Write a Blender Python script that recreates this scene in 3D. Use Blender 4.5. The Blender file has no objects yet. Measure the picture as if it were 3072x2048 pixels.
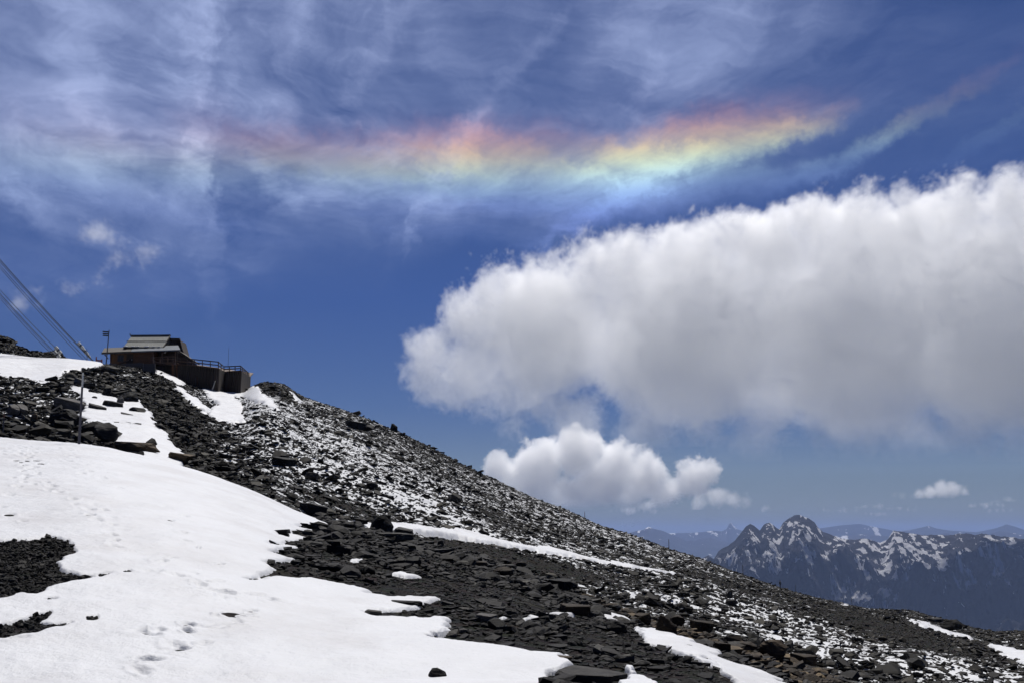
import bpy, bmesh, math, random
import numpy as np
from mathutils import Vector, Matrix, Euler
sc = bpy.context.scene
COL = sc.collection
R = math.radians
SUN = 5.0; SKY = .075; SKYTINT = (.70, .80, .94); HAZE = 2.5e-5; CD = .0080; VB = 24; EXPO = .2
F = 3100.0; PITCH = R(10.5); CP, SP = math.cos(PITCH), math.sin(PITCH)

# ------------------------------------------------------------------ helpers
def dirv(px, py):
    """direction of a point of the view, as a world vector (camera at the origin)"""
    x = (px-1536)/F; u = (1024-py)/F
    return Vector((x, CP-u*SP, SP+u*CP))
def azte(px, py):
    d = dirv(px, py); h = math.hypot(d.x, d.y)
    return math.atan2(d.x, d.y), d.z/h
def at(px, py, Y):
    d = dirv(px, py); return d*(Y/d.y)
def proj(x, y, z):
    dz = y*CP+z*SP; u = -y*SP+z*CP
    return 1536+F*x/dz, 1024-F*u/dz
def tag(o, label=None, cat=None, group=None, kind=None):
    if label: o['label'] = label
    if cat: o['category'] = cat
    if group: o['group'] = group
    if kind: o['kind'] = kind
    return o
def link(name, me, mat=None, parent=None, loc=None):
    o = bpy.data.objects.new(name, me); COL.objects.link(o)
    if mat is not None and me is not None: me.materials.append(mat)
    if parent is not None: o.parent = parent
    if loc is not None: o.location = loc
    return o
def empty(name, loc, rz=0):
    o = bpy.data.objects.new(name, None); COL.objects.link(o); o.location = loc; o.rotation_euler.z = rz
    o.empty_display_size = .3
    return o
class MB:
    def __init__(s): s.bm = bmesh.new()
    def box(s, c, d, rot=(0,0,0)):
        m = Matrix.Translation(c) @ Euler(rot).to_matrix().to_4x4() @ Matrix.Diagonal((d[0], d[1], d[2], 1))
        bmesh.ops.create_cube(s.bm, size=1, matrix=m); return s
    def bar(s, a, b, w, h=None, n=0):
        a = Vector(a); b = Vector(b); v = b-a; L = v.length; h = h or w
        q = v.to_track_quat('X', 'Z').to_matrix().to_4x4()
        if n:
            q = v.to_track_quat('Z', 'Y').to_matrix().to_4x4()
            bmesh.ops.create_cone(s.bm, cap_ends=True, segments=n, radius1=w, radius2=h, depth=L, matrix=Matrix.Translation((a+b)/2) @ q)
        else:
            bmesh.ops.create_cube(s.bm, size=1, matrix=Matrix.Translation((a+b)/2) @ q @ Matrix.Diagonal((L, w, h, 1)))
        return s
    def poly(s, pts, thick):
        """prism: pts a planar outline, thick a vector"""
        t = Vector(thick); n = len(pts)
        a = [s.bm.verts.new(p) for p in pts]; b = [s.bm.verts.new(Vector(p)+t) for p in pts]
        s.bm.faces.new(a); s.bm.faces.new(b[::-1])
        for i in range(n): s.bm.faces.new((a[i], b[i], b[(i+1) % n], a[(i+1) % n]))
        return s
    def build(s, name, mat, parent=None, loc=None, smooth=False, bevel=0):
        bmesh.ops.recalc_face_normals(s.bm, faces=s.bm.faces)
        if bevel: bmesh.ops.bevel(s.bm, geom=s.bm.edges[:], offset=bevel, segments=1, affect='EDGES')
        me = bpy.data.meshes.new(name); s.bm.to_mesh(me); s.bm.free()
        if smooth: me.shade_smooth()
        return link(name, me, mat, parent, loc)

# ------------------------------------------------------------------ numpy noise
def _h(ix, iy, iz, seed):
    h = (ix.astype(np.int64)*374761393 + iy.astype(np.int64)*668265263 + iz*2147483647 + seed*1274126177) & 0xffffffff
    h = ((h ^ (h >> 13))*1274126177) & 0xffffffff
    h = ((h ^ (h >> 16))*2246822519) & 0xffffffff
    return ((h ^ (h >> 15)) & 0xffffff)/float(0xffffff)
def vn(x, y, seed=0):
    ix = np.floor(x); iy = np.floor(y); fx = x-ix; fy = y-iy
    fx = fx*fx*fx*(fx*(fx*6-15)+10); fy = fy*fy*fy*(fy*(fy*6-15)+10)
    a = _h(ix, iy, 0, seed); b = _h(ix+1, iy, 0, seed); c = _h(ix, iy+1, 0, seed); d = _h(ix+1, iy+1, 0, seed)
    return (a+(b-a)*fx)*(1-fy)+(c+(d-c)*fx)*fy
def fbm(x, y, oct=4, seed=0, gain=.5):
    s = 0; a = 1; t = 0
    for k in range(oct):
        s = s+a*(vn(x, y, seed+k*17)-.5)*2; t += a; a *= gain
        x, y = x*1.93+y*.55+3.1, y*1.93-x*.55+7.7
    return s/t
def pip(px, py, poly):
    c = np.zeros(px.shape, bool); n = len(poly)
    for i in range(n):
        x1, y1 = poly[i]; x2, y2 = poly[(i+1) % n]
        if y1 == y2: continue
        t = ((y1 > py) != (y2 > py)) & (px < (x2-x1)*(py-y1)/(y2-y1)+x1)
        c ^= t
    return c

# ------------------------------------------------------------------ materials
def nodes(mat):
    mat.use_nodes = True; t = mat.node_tree; return t, t.nodes, t.links
def N(t, typ, **kw):
    n = t.nodes.new(typ)
    for k, v in kw.items():
        if k.startswith('i_'):
            n.inputs[k[2:].replace('_', ' ')].default_value = v
        else: setattr(n, k, v)
    return n
def ramp(t, src, stops):
    r = t.nodes.new('ShaderNodeValToRGB'); e = r.color_ramp.elements
    while len(e) < len(stops): e.new(.5)
    for k, (p, c) in enumerate(stops):
        e[k].position = p; e[k].color = (*c, 1) if len(c) == 3 else c
    t.links.new(src, r.inputs[0]); return r
def mth(t, op, a, b=None, c=None, clamp=False):
    n = t.nodes.new('ShaderNodeMath'); n.operation = op; n.use_clamp = clamp
    for k, v in enumerate((a, b, c)):
        if v is None: continue
        if isinstance(v, (int, float)): n.inputs[k].default_value = v
        else: t.links.new(v, n.inputs[k])
    return n.outputs[0]
def vmth(t, op, a, b=None):
    n = t.nodes.new('ShaderNodeVectorMath'); n.operation = op
    for k, v in enumerate((a, b)):
        if v is None: continue
        if isinstance(v, tuple): n.inputs[k].default_value = v
        else: t.links.new(v, n.inputs[k])
    return n.outputs[0]
def noise(t, vec, scale, detail=4, rough=.5, dist=0):
    n = t.nodes.new('ShaderNodeTexNoise'); n.inputs['Scale'].default_value = scale; n.inputs['Detail'].default_value = detail
    n.inputs['Roughness'].default_value = rough; n.inputs['Distortion'].default_value = dist
    if vec is not None: t.links.new(vec, n.inputs['Vector'])
    return n.outputs[0]
def mixc(t, f, a, b, mode='MIX'):
    n = t.nodes.new('ShaderNodeMix'); n.data_type = 'RGBA'; n.blend_type = mode
    for s, v in ((0, f), (6, a), (7, b)):
        if isinstance(v, (int, float)): n.inputs[s].default_value = v
        elif isinstance(v, tuple): n.inputs[s].default_value = (*v, 1) if len(v) == 3 else v
        else: t.links.new(v, n.inputs[s])
    return n.outputs[2]
def bump(t, h, strength, dist):
    b = t.nodes.new('ShaderNodeBump'); b.inputs['Strength'].default_value = strength; b.inputs['Distance'].default_value = dist
    t.links.new(h, b.inputs['Height']); return b.outputs[0]
def rock_mat(name, lo, hi, scale=6, warm=None, rnd=True, rough=.72, snow=None):
    m = bpy.data.materials.new(name); t, n, l = nodes(m); b = n['Principled BSDF']
    co = n.new('ShaderNodeTexCoord').outputs['Object']
    oi = n.new('ShaderNodeObjectInfo')
    if rnd:
        v = vmth(t, 'ADD', co, vmth(t, 'MULTIPLY', N(t, 'ShaderNodeCombineXYZ').outputs[0], (1, 1, 1)))
    st = vmth(t, 'MULTIPLY', co, (1, 1, 3.2))
    n1 = noise(t, st, scale, 6, .65); n2 = noise(t, co, scale*.35, 3)
    c = ramp(t, n1, [(.3, lo), (.72, hi)]).outputs[0]
    if warm: c = mixc(t, ramp(t, n2, [(.45, (0, 0, 0)), (.62, (1, 1, 1))]).outputs[0], c, warm)
    if rnd:
        k = mth(t, 'MULTIPLY_ADD', mth(t, 'POWER', oi.outputs['Random'], 3.0), 2.6, .45)
        kk = n.new('ShaderNodeCombineXYZ')
        l.new(k, kk.inputs[0]); l.new(k, kk.inputs[1]); l.new(mth(t, 'MULTIPLY_ADD', mth(t, 'POWER', oi.outputs['Random'], 2.6), 2.2, .45), kk.inputs[2])
        c = mixc(t, 1.0, c, kk.outputs[0], 'MULTIPLY')
    l.new(c, b.inputs['Base Color']); b.inputs['Roughness'].default_value = rough
    b.inputs['Specular IOR Level'].default_value = .10
    l.new(bump(t, n1, .5, .04), b.inputs['Normal'])
    return m
M = {}
M['rock'] = rock_mat('schist_rock', (.004, .004, .0045), (.026, .0245, .0245), 5)
M['rock_far'] = rock_mat('slope_rock', (.004, .0038, .0036), (.024, .0215, .0185), 1.6)
M['rock_brown'] = rock_mat('brown_rock', (.013, .010, .007), (.070, .051, .033), 4)
M['rock_pale'] = rock_mat('pale_rock', (.04, .038, .037), (.10, .094, .092), 4, rnd=False)
def simple(name, col, rough=.7, var=.4, scale=3, stretch=(1, 1, 1), metal=0, bmp=.3, bd=.01):
    m = bpy.data.materials.new(name); t, n, l = nodes(m); b = n['Principled BSDF']
    co = n.new('ShaderNodeTexCoord').outputs['Object']
    f = noise(t, vmth(t, 'MULTIPLY', co, stretch), scale, 5, .6)
    c = ramp(t, f, [(.25, tuple(x*(1-var) for x in col)), (.75, tuple(x*(1+var) for x in col))]).outputs[0]
    l.new(c, b.inputs['Base Color']); b.inputs['Roughness'].default_value = rough; b.inputs['Metallic'].default_value = metal
    l.new(bump(t, f, bmp, bd), b.inputs['Normal']); return m
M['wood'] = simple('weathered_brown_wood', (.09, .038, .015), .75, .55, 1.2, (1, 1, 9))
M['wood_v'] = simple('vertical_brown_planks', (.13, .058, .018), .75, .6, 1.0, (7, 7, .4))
M['wood_dark'] = simple('dark_and_shaded_wood', (.03, .018, .012), .8, .5, 1.5, (3, 3, 1))  # dark timber; also paints the shade of the gable and porch cavity
M['wood_rail'] = simple('railing_wood', (.075, .042, .026), .8, .4, 2)
M['wood_pale'] = simple('pale_wood', (.5, .46, .38), .8, .3, 2)
M['wall'] = simple('stained_plank_wall', (.05, .038, .03), .85, .65, .9, (6, 6, .3))
M['conc'] = simple('grey_boards', (.06, .053, .053), .85, .35, .8, (.5, .5, 4))
M['roof'] = simple('grey_shingle_roof', (.105, .11, .105), .7, .25, 1.1, (5, 1, 1), bmp=.6)
M['roof_blue'] = simple('bluish_sheet_roof', (.075, .088, .105), .5, .3, .8, (1, 1, 1))
M['roof_edge'] = simple('grey_board_edge', (.055, .046, .037), .8, .3, 1)
M['steel'] = simple('dark_steel', (.035, .037, .045), .5, .3, 3, metal=.3)
M['galv'] = simple('galvanised_metal', (.5, .49, .45), .5, .3, 4, metal=.3)
M['pole'] = simple('pole_paint', (.06, .055, .065), .6, .3, 3)
M['red'] = simple('faded_red_paint', (.16, .035, .025), .7, .4, 3)
M['sign'] = simple('dark_sign_board', (.02, .025, .03), .6, .3, 3)
M['black'] = simple('dark_glass_and_opening', (.012, .013, .016), .35, .3, 3)  # window glass; also the painted dark of the terrace wall opening
M['cloth'] = simple('dark_jacket', (.03, .03, .045), .9, .3, 8)
M['skin'] = simple('skin', (.35, .2, .14), .6, .1, 8)
def snow_mat(name, col=(.52, .53, .555)):
    m = bpy.data.materials.new(name); t, n, l = nodes(m); b = n['Principled BSDF']
    co = n.new('ShaderNodeTexCoord').outputs['Object']
    a = noise(t, vmth(t, 'MULTIPLY', co, (1, .8, 1)), 1.1, 8, .62); f = noise(t, co, 9, 5, .7); g = noise(t, co, .16, 3, .5)
    c = ramp(t, a, [(.3, tuple(x*.93 for x in col)), (.65, col)]).outputs[0]
    dirt = ramp(t, noise(t, vmth(t, 'MULTIPLY', co, (1, 1, 1)), .35, 7, .7), [(.46, (1, 1, 1)), (.68, (.86, .84, .83))]).outputs[0]
    c = mixc(t, 1., c, dirt, 'MULTIPLY')
    l.new(c, b.inputs['Base Color']); b.inputs['Roughness'].default_value = .55
    b.inputs['Specular IOR Level'].default_value = .3
    h = mth(t, 'ADD', mth(t, 'MULTIPLY', a, 1.0), mth(t, 'MULTIPLY', f, .22))
    l.new(bump(t, h, .7, .13), b.inputs['Normal']); return m
M['snow'] = snow_mat('snow')

# ------------------------------------------------------------------ terrain profiles
NEAR = [(-2200,1300,40),(-900,1295,48),(-200,1303,48),(0,1316,46),(250,1332,44),(330,1345,43),(500,1386,42),(640,1430,41),(800,1492,40),(900,1540,40),
        (960,1562,40),(1030,1575,41),(1130,1594,42),(1250,1625,42),(1400,1655,42),(1550,1705,40),(1650,1752,37),(1760,1795,34),(1850,1832,31),
        (1950,1868,29),(2060,1890,27),(2200,1940,25),(2350,1990,23),(2500,2045,21),(2700,2120,20),(3072,2240,19),(3600,2350,19),(5200,2500,19)]
RIDGE = [(-2200,950,150),(-900,1020,165),(-250,1045,175),(0,1064,180),(100,1076,182),(200,1079,184),(290,1088,186),(320,1094,187),(450,1106,189),(520,1128,190),(583,1152,190),
         (650,1170,190),(730,1176,191),(755,1158,192),(780,1147,192),(810,1146,192),(850,1149,193),(880,1170,194),(910,1190,195),(950,1203,196),(1030,1228,198),(1100,1254,200),
         (1200,1295,203),(1300,1344,207),(1400,1399,211),(1500,1444,215),(1600,1492,221),(1700,1528,226),(1800,1574,232),(1900,1604,239),
         (2000,1643,246),(2100,1674,252),(2230,1724,261),(2340,1762,268),(2450,1794,275),(2520,1808,280),(2600,1824,285),(2740,1832,286),
         (2800,1850,288),(2850,1862,288),(2880,1870,290),(2920,1882,290),(2980,1894,290),(3072,1892,290),(3300,1900,290),(5200,2000,290)]
AZ = np.linspace(-R(60), R(60), 4801)
def ctl(L, k, sig):
    a = []; v = []
    for p in L:
        az, te = azte(p[0], p[1]); a.append(az); v.append(te if k == 1 else p[2])
    f = np.interp(AZ, a, v)
    s = sig/math.degrees(AZ[1]-AZ[0]); n = int(s*3)+1; kk = np.exp(-.5*(np.arange(-n, n+1)/s)**2); kk /= kk.sum()
    return np.convolve(np.pad(f, n, mode='edge'), kk, 'valid')
TEN = ctl(NEAR, 1, .5); RN = ctl(NEAR, 2, 1.5); TEM = ctl(RIDGE, 1, .12); RM = ctl(RIDGE, 2, .8)
def prof(az):
    a = np.clip(az, AZ[0], AZ[-1])
    return np.interp(a, AZ, TEN), np.interp(a, AZ, RN), np.interp(a, AZ, TEM), np.interp(a, AZ, RM)
def HB(az, r):
    """height of the bare ground at azimuth az and distance r"""
    ten, rn, tem, rm = prof(az)
    r0 = 12.5; te0 = np.minimum(-.137, ten-.045); p = 1.18
    A = (ten-te0)/(1/r0-1/rn)**p
    rr = np.clip(r, r0, rn)
    z1 = rr*(ten-A*np.maximum(1/rr-1/rn, 0)**p)
    s0 = np.clip(r/r0, 0, 1); z0 = -1.62+(r0*te0+1.62)*s0*s0
    z = np.where(r < r0, z0, z1)
    G = 13.; rh = rn+G
    deg = np.degrees(az)
    drop = np.interp(deg, [-26, -12, 0, 14, 26], [1.2, 1.6, 2.6, 3.2, 3.4])
    zn = rn*ten; zh = zn-drop
    s = np.clip((r-rn)/G, 0, 1); z2 = zn+(zh-zn)*(s*s*(3-2*s))+ten*0
    z = np.where(r > rn, z2, z)
    zm = rm*tem; s = np.clip((r-rh)/(rm-rh), 0, 1)
    z3 = zh+(zm-zh)*s**1.12
    z = np.where(r > rh, z3, z)
    q = np.maximum(r-rm, 0)
    z = np.where(r > rm, zm-np.where(q < 20, q*q*.016, 6.4+(q-20)*.62), z)
    return z
def rough(x, y, az, r):
    ten, rn, tem, rm = prof(az)
    w = np.clip((r-rn-2)/14, 0, 1)             # beyond the near crest
    und = fbm(x/11, y/11, 3, 5)*.55*w*np.clip((rm-r)/25, .12, 1)
    f = fbm(x/2.3, y/2.3, 4, 9, .6)*.32*w*np.clip((rm-r)/14, .35, 1)
    g = fbm(x/2.8, y/2.8, 4, 31)*.05*(1-w)
    return und+f+g
def HR(x, y):
    az = np.arctan2(x, y); r = np.hypot(x, y)
    return HB(az, r)+rough(x, y, az, r)
RS = np.concatenate([np.arange(4, 60, .05), np.arange(60, 330, .25)])
def hit(px, py):
    az, te = azte(px, py)
    z = HR(RS*math.sin(az), RS*math.cos(az))
    k = np.argmax(z >= RS*te)
    if z[k] < RS[k]*te: k = int(np.argmax(z/RS))
    r = RS[k]; return Vector((r*math.sin(az), r*math.cos(az), float(z[k])))

# ------------------------------------------------------------------ snow outlines (traced, then laid on the ground)
NEAR_SNOW = [(-3000,900),(1000,900),(985,1560),(960,1572),(870,1579),(945,1592),(838,1600),(925,1618),(815,1632),(900,1640),(805,1658),(905,1684),(760,1690),(800,1712),(748,1738),(900,1752),(1130,1775),
             (1075,1785),(1320,1800),(1260,1822),(1095,1832),(1230,1845),(1350,1862),(1372,1890),(1285,1912),(1330,1932),(1450,1955),(1600,1975),(1625,1992),(1700,2012),(1640,2030),(1600,2120),(1500,2600),(-3000,2600)]
HOLES = [[(-400,1640),(60,1621),(170,1610),(240,1640),(205,1680),(180,1688),(235,1716),(270,1724),(330,1731),(235,1747),(100,1770),(30,1800),(-400,1870)],
         [(-400,1890),(10,1878),(60,1858),(125,1846),(120,1870),(150,1880),(80,1906),(-60,1930),(-400,1960)],
         [(318,1733),(345,1722),(385,1720),(360,1732)],[(133,1803),(150,1797),(185,1796),(165,1803)],[(400,1716),(428,1712),(425,1716)],[(578,1651),(600,1647),(592,1652)]]
NEAR_MORE = [[(1905,1890),(1930,1898),(1937,1880),(1975,1890),(2049,1921),(2129,1952),(2159,1978),(2219,2006),(2289,2027),(2345,2050),(2500,2110),(2450,2300),(1900,2300),(1960,2100),(2240,2070),(2170,2030),(2139,1993),(2060,1972),(1990,1943),(1942,1933)],
             [(1890,2027),(1925,2030),(1990,2050),(2000,2120),(1880,2120)],
             [(1780,1822),(1877,1855),(1863,1864),(1803,1850)],[(1640,1845),(1728,1836),(1700,1850)],[(1180,1726),(1210,1717),(1268,1730),(1225,1735)],
             [(1048,1684),(1070,1678),(1098,1682),(1070,1688)],[(1028,1637),(1050,1633),(1070,1638)],[(1535,1860),(1600,1855),(1620,1862)],[(1480,1862),(1530,1860),(1500,1866)]]
MID_SNOW = [[(-1500,900),(310,1050),(312,1092),(298,1099),(238,1110),(191,1120),(179,1142),(140,1151),(94,1144),(51,1134),(0,1130),(-1500,1120)],
            [(205,1160),(264,1155),(272,1176),(323,1189),(383,1206),(417,1200),(425,1223),(451,1240),(459,1266),(502,1295),(510,1325),(560,1372),(540,1410),(430,1380),(400,1358),(338,1330),(323,1295),(306,1274),(272,1268),(225,1252),(255,1232),(238,1189)],
            [(462,1104),(478,1109),(556,1150),(550,1159),(500,1134),(466,1117)],[(526,1160),(545,1166),(577,1192),(630,1232),(622,1241),(570,1210),(535,1178)],
            [(608,1166),(640,1172),(690,1180),(736,1177),(765,1158),(800,1190),(840,1229),(825,1231),(780,1207),(735,1196),(700,1192),(728,1210),(722,1228),(734,1274),(700,1271),(648,1262),(626,1246),(637,1226),(655,1220),(640,1203),(618,1184)],
            [(1227,1578),(1349,1588),(1420,1600),(1485,1618),(1601,1638),(1742,1667),(1882,1694),(2000,1714),(2062,1726),(2000,1719),(1835,1694),(1718,1674),(1601,1655),(1485,1635),(1368,1615),(1240,1600),(1180,1594),(1050,1580),(1040,1562),(1130,1570)],
            [(2961,1933),(3072,1958),(3300,2000),(3300,2040),(3072,1995),(2996,1960)],
            [(2700,1850),(2780,1866),(2925,1912),(2921,1920),(2770,1880)],
            [(2780,1846),(2850,1842),(2840,1850)],[(2520,1808),(2545,1812),(2550,1818),(2525,1815)],[(2590,1822),(2612,1826),(2600,1830)],
            [(-60,1070),(20,1050),(62,1052),(68,1062),(20,1069)],
            [(868,1170),(905,1205),(900,1212),(876,1188)]]
def snow_mask(x, y, z, az, r, jit=True):
    ten, rn, tem, rm = prof(az)
    px, py = proj(x, y, z)
    n1 = fbm(x/1.1, y/1.1, 4, 51, .6); n2 = fbm(x/1.3+40, y/1.3, 3, 77)
    near = r <= rn+1.0
    m = np.zeros(x.shape)
    wx = x+.26*fbm(x/.9, y/.9, 4, 61, .5); wy = y+2.0*fbm(x/1.1+9, y/1.3, 5, 62, .5)
    qx, qy = proj(wx, wy, z)
    for ox, oy in ((-8, 0), (8, 0), (0, -2), (0, 2), (0, 0)):
        X = qx+ox; Y = qy+oy
        X2 = px+ox*.35+n1*12; Y2 = py+oy*.4+n2*6
        mm = pip(X, Y, NEAR_SNOW)
        for h in HOLES: mm &= ~pip(qx+ox*.6, qy+oy*.6, h)
        for h in NEAR_MORE: mm |= pip((px+qx*2)/3+ox*.4, (py+qy*2)/3+oy*.4, h)
        md = np.zeros(x.shape, bool)
        for h in MID_SNOW:
            md |= pip(X2, Y2, h) if h[0][0] != 1227 else pip(px+ox*.3, py+oy*.3, h)
        m += np.where(near, mm, md)/5.
    return m

# polar grid: fine inside the view, coarse all round
azf = np.concatenate([np.linspace(-R(180), -R(40), 50)[:-1], np.linspace(-R(40), -R(29), 60)[:-1], np.linspace(-R(29), R(29), 1360), np.linspace(R(29), R(40), 60)[1:], np.linspace(R(40), R(180), 50)[1:]])
rows = []
ten, rn, tem, rm = prof(azf)
for q in (1.5, 3, 4.5, 6, 7.2, 8.3, 9.2): rows.append(np.full(azf.shape, q))
for s in np.linspace(0, 1, 560): rows.append(1/((1-s)/9.8+s/rn))
for s in np.linspace(0, 1, 22)[1:]: rows.append(rn+13*s)
rh = rn+13
for s in np.linspace(0, 1, 420)[1:]: rows.append(rh*(rm/rh)**s)
for q in (2, 4, 7, 11, 16, 24, 40, 80, 160, 400, 900, 1600, 2300): rows.append(rm+q)
rows.insert(0, np.full(azf.shape, .05))
RR = np.array(rows); AA = np.broadcast_to(azf, RR.shape)
XX = RR*np.sin(AA); YY = RR*np.cos(AA)
ZB = HB(AA, RR); ZR = ZB+rough(XX, YY, AA, RR)
MK = snow_mask(XX, YY, ZR, AA, RR)
behind = np.abs(AA) > R(60); MK = np.where(behind & (RR < 60), 1., MK)

def grid_mesh(name, X, Y, Z, keep=None, mat=None, attrs=None, smooth=True):
    nr, nc = X.shape
    idx = np.arange(nr*nc).reshape(nr, nc)
    q = np.stack([idx[:-1, :-1], idx[:-1, 1:], idx[1:, 1:], idx[1:, :-1]], -1).reshape(-1, 4)[:, ::-1]
    if keep is not None:
        k = keep.reshape(-1); q = q[k[q].any(1)]
        used = np.unique(q); remap = np.full(nr*nc, -1); remap[used] = np.arange(len(used)); q = remap[q]
    else: used = np.arange(nr*nc)
    co = np.stack([X.reshape(-1)[used], Y.reshape(-1)[used], Z.reshape(-1)[used]], -1).astype(np.float32)
    me = bpy.data.meshes.new(name); me.vertices.add(len(co)); me.vertices.foreach_set('co', co.reshape(-1))
    me.loops.add(len(q)*4); me.loops.foreach_set('vertex_index', q.reshape(-1).astype(np.int32))
    me.polygons.add(len(q)); me.polygons.foreach_set('loop_start', (np.arange(len(q))*4).astype(np.int32))
    me.update(calc_edges=True)
    for an, av in (attrs or {}).items():
        a = me.attributes.new(an, 'FLOAT', 'POINT'); a.data.foreach_set('value', av.reshape(-1)[used].astype(np.float32))
    if smooth: me.shade_smooth()
    o = link(name, me, mat); return o

# amount of thin snow lying between the stones of the far slope
PX, PY = proj(XX, YY, ZR)
def blob(px, py, cx, cy, rx, ry, rot=0):
    c, s = math.cos(rot), math.sin(rot); dx = px-cx; dy = py-cy
    u = (dx*c+dy*s)/rx; v = (-dx*s+dy*c)/ry
    return np.exp(-(u*u+v*v))
def fleck_amount(px, py, x, y):
    f = .38+.34*blob(px, py, 930, 1370, 330, 110, .45)+.3*blob(px, py, 120, 1200, 260, 90)+.2*blob(px, py, 700, 1200, 150, 60, .3)+.35*blob(px, py, 1350, 1530, 260, 60, .35)
    f += .24*blob(px, py, 2250, 1830, 350, 60, .35)+.24*blob(px, py, 2500, 1950, 400, 70, .35)+.35*blob(px, py, 2900, 2000, 200, 40, .2)+.15*blob(px, py, 1750, 1560, 400, 60, .4)
    f += .22*blob(px, py, 1900, 1790, 260, 60, .5)
    f -= .5*blob(px, py, 820, 1165, 60, 18, .3)+.4*blob(px, py, 1480, 1560, 120, 25, .4)+.45*blob(px, py, 1650, 1700, 330, 22, .2)+.5*blob(px, py, 2700, 1900, 260, 28, .30)+.3*blob(px, py, 2200, 1760, 300, 16, .33)
    f -= .55*blob(px, py, 520, 1250, 90, 130, -.6)+.25*blob(px, py, 1400, 1640, 200, 14, .2)+.35*blob(px, py, 620, 1400, 220, 25, .45)+.35*blob(px, py, 1050, 1520, 160, 14, .35)
    return f+.16*fbm(x/16, y/16, 3, 90)
TEN_, RN_, TEM_, RM_ = prof(AA)
FL = np.where(RR > RN_+1.5, fleck_amount(PX, PY, XX, YY), 0.)
# scree ground material: dark rubble with thin snow in its hollows
m = bpy.data.materials.new('scree_ground'); t, n, l = nodes(m); b = n['Principled BSDF']
co = n.new('ShaderNodeTexCoord').outputs['Object']
at_ = N(t, 'ShaderNodeAttribute', attribute_name='fleck').outputs['Fac']
mp = N(t, 'ShaderNodeMapping'); l.new(co, mp.inputs['Vector']); mp.inputs['Rotation'].default_value = (0, R(-18), 0); mp.inputs['Scale'].default_value = (.42, 1, 1.6)
r1 = noise(t, co, 5, 6, .7); r2 = noise(t, mp.outputs[0], 1.3, 7, .70, .4)
vo = N(t, 'ShaderNodeTexVoronoi', i_Scale=3.2); l.new(co, vo.inputs['Vector'])
dark = ramp(t, r1, [(.28, (.004, .004, .004)), (.7, (.02, .018, .0165))]).outputs[0]
dark = mixc(t, .5, dark, mixc(t, 1., dark, vo.outputs['Color'], 'MULTIPLY'))
k = mth(t, 'ADD', r2, mth(t, 'MULTIPLY', mth(t, 'SUBTRACT', at_, .44), .40))
fac = ramp(t, k, [(.515, (0, 0, 0)), (.545, (1, 1, 1))]).outputs[0]
fac = mth(t, 'MULTIPLY', fac, mth(t, 'GREATER_THAN', at_, .02))
l.new(mixc(t, fac, dark, (.54, .55, .57)), b.inputs['Base Color']); b.inputs['Roughness'].default_value = .85; b.inputs['Specular IOR Level'].default_value = .08
hgt = mth(t, 'ADD', mth(t, 'MULTIPLY', r1, 1.), mth(t, 'MULTIPLY', vo.outputs['Distance'], .8))
l.new(bump(t, mth(t, 'MULTIPLY', hgt, mth(t, 'SUBTRACT', 1., fac)), .9, .16), b.inputs['Normal'])
M['scree'] = m
ground = grid_mesh('rocky_ground', XX, YY, ZR, None, M['scree'], {'fleck': FL}); tag(ground, kind='structure')

# snow sheet, with footprints pressed into it
ZS = ZB+np.where(RR > RN_+1.5, .35*rough(XX, YY, AA, RR)+.10, .03+.06*fbm(XX/3.5, YY/3.5, 4, 71)+.020*fbm(XX/.6, YY/.45, 3, 72))
for _ in range(2):
    MK[1:-1, 1:-1] = (MK[:-2, 1:-1]+MK[2:, 1:-1]+MK[1:-1, :-2]+MK[1:-1, 2:]+2*MK[1:-1, 1:-1])/6
thick = np.where(RR > RN_+1.5, .34, .07)
ZS = ZS+np.clip(MK-.5, -.5, .5)*thick
ZS = np.where(MK < .15, np.minimum(ZS, ZR-.06), ZS)
random.seed(4)
TR = [[(81,1348),(90,1395),(90,1438),(153,1467),(205,1486),(262,1515),(296,1553),(334,1581),(362,1615),(381,1643),(439,1655)],
      [(70,1340),(76,1380),(97,1410),(84,1440),(120,1452),(180,1477),(240,1500),(280,1535),(318,1572),(350,1600),(345,1625),(395,1612)],
      [(195,1343),(215,1386),(267,1424),(305,1452)],[(372,1467),(429,1495)],[(57,1438),(52,1467),(43,1490),(31,1519),(38,1543),(31,1591)],
      [(515,1534),(529,1577),(567,1610),(591,1634),(634,1650)],[(615,1686),(663,1705),(625,1734),(639,1758),(682,1786),(744,1848)],
      [(443,1691),(500,1668),(540,1665)],[(455,1710),(520,1720),(570,1735)],[(590,1775),(650,1782),(735,1785),(770,1788)],[(30,1350),(24,1365),(52,1372)],
      [(450,1902),(500,1896),(512,1900)],[(744,1842),(715,1848),(760,1852)]]
prints = []
for T in TR:
    for (a, b_) in zip(T[:-1], T[1:]):
        A_ = hit(*a); B_ = hit(*b_); d = (B_-A_); L = d.length; k = max(1, int(L/.75)); side = Vector((-d.y, d.x, 0)).normalized()
        for i in range(k):
            c = A_+d*((i+random.uniform(-.2, .2))/k)+side*(.17 if i % 2 else -.17)+Vector((random.gauss(0, .07), random.gauss(0, .07), 0))
            prints.append((c.x, c.y, math.atan2(d.y, d.x), random.uniform(.018, .036), random.uniform(.7, 1.1)))
for p in [(744,1848),(710,1872),(644,1889),(563,1882),(525,1948),(448,1991),(420,2034),(672,1880),(830,1813),(682,1788),(639,1758),(560,1898),(50,1920),(475,1898),(545,1955),(600,1940),(690,1842)]:
    c = hit(*p); prints.append((c.x, c.y, random.uniform(-1, 1), random.uniform(.03, .05), random.uniform(.65, .95)))
fa0, fa1 = np.searchsorted(azf, -R(29)), np.searchsorted(azf, R(29))
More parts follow.
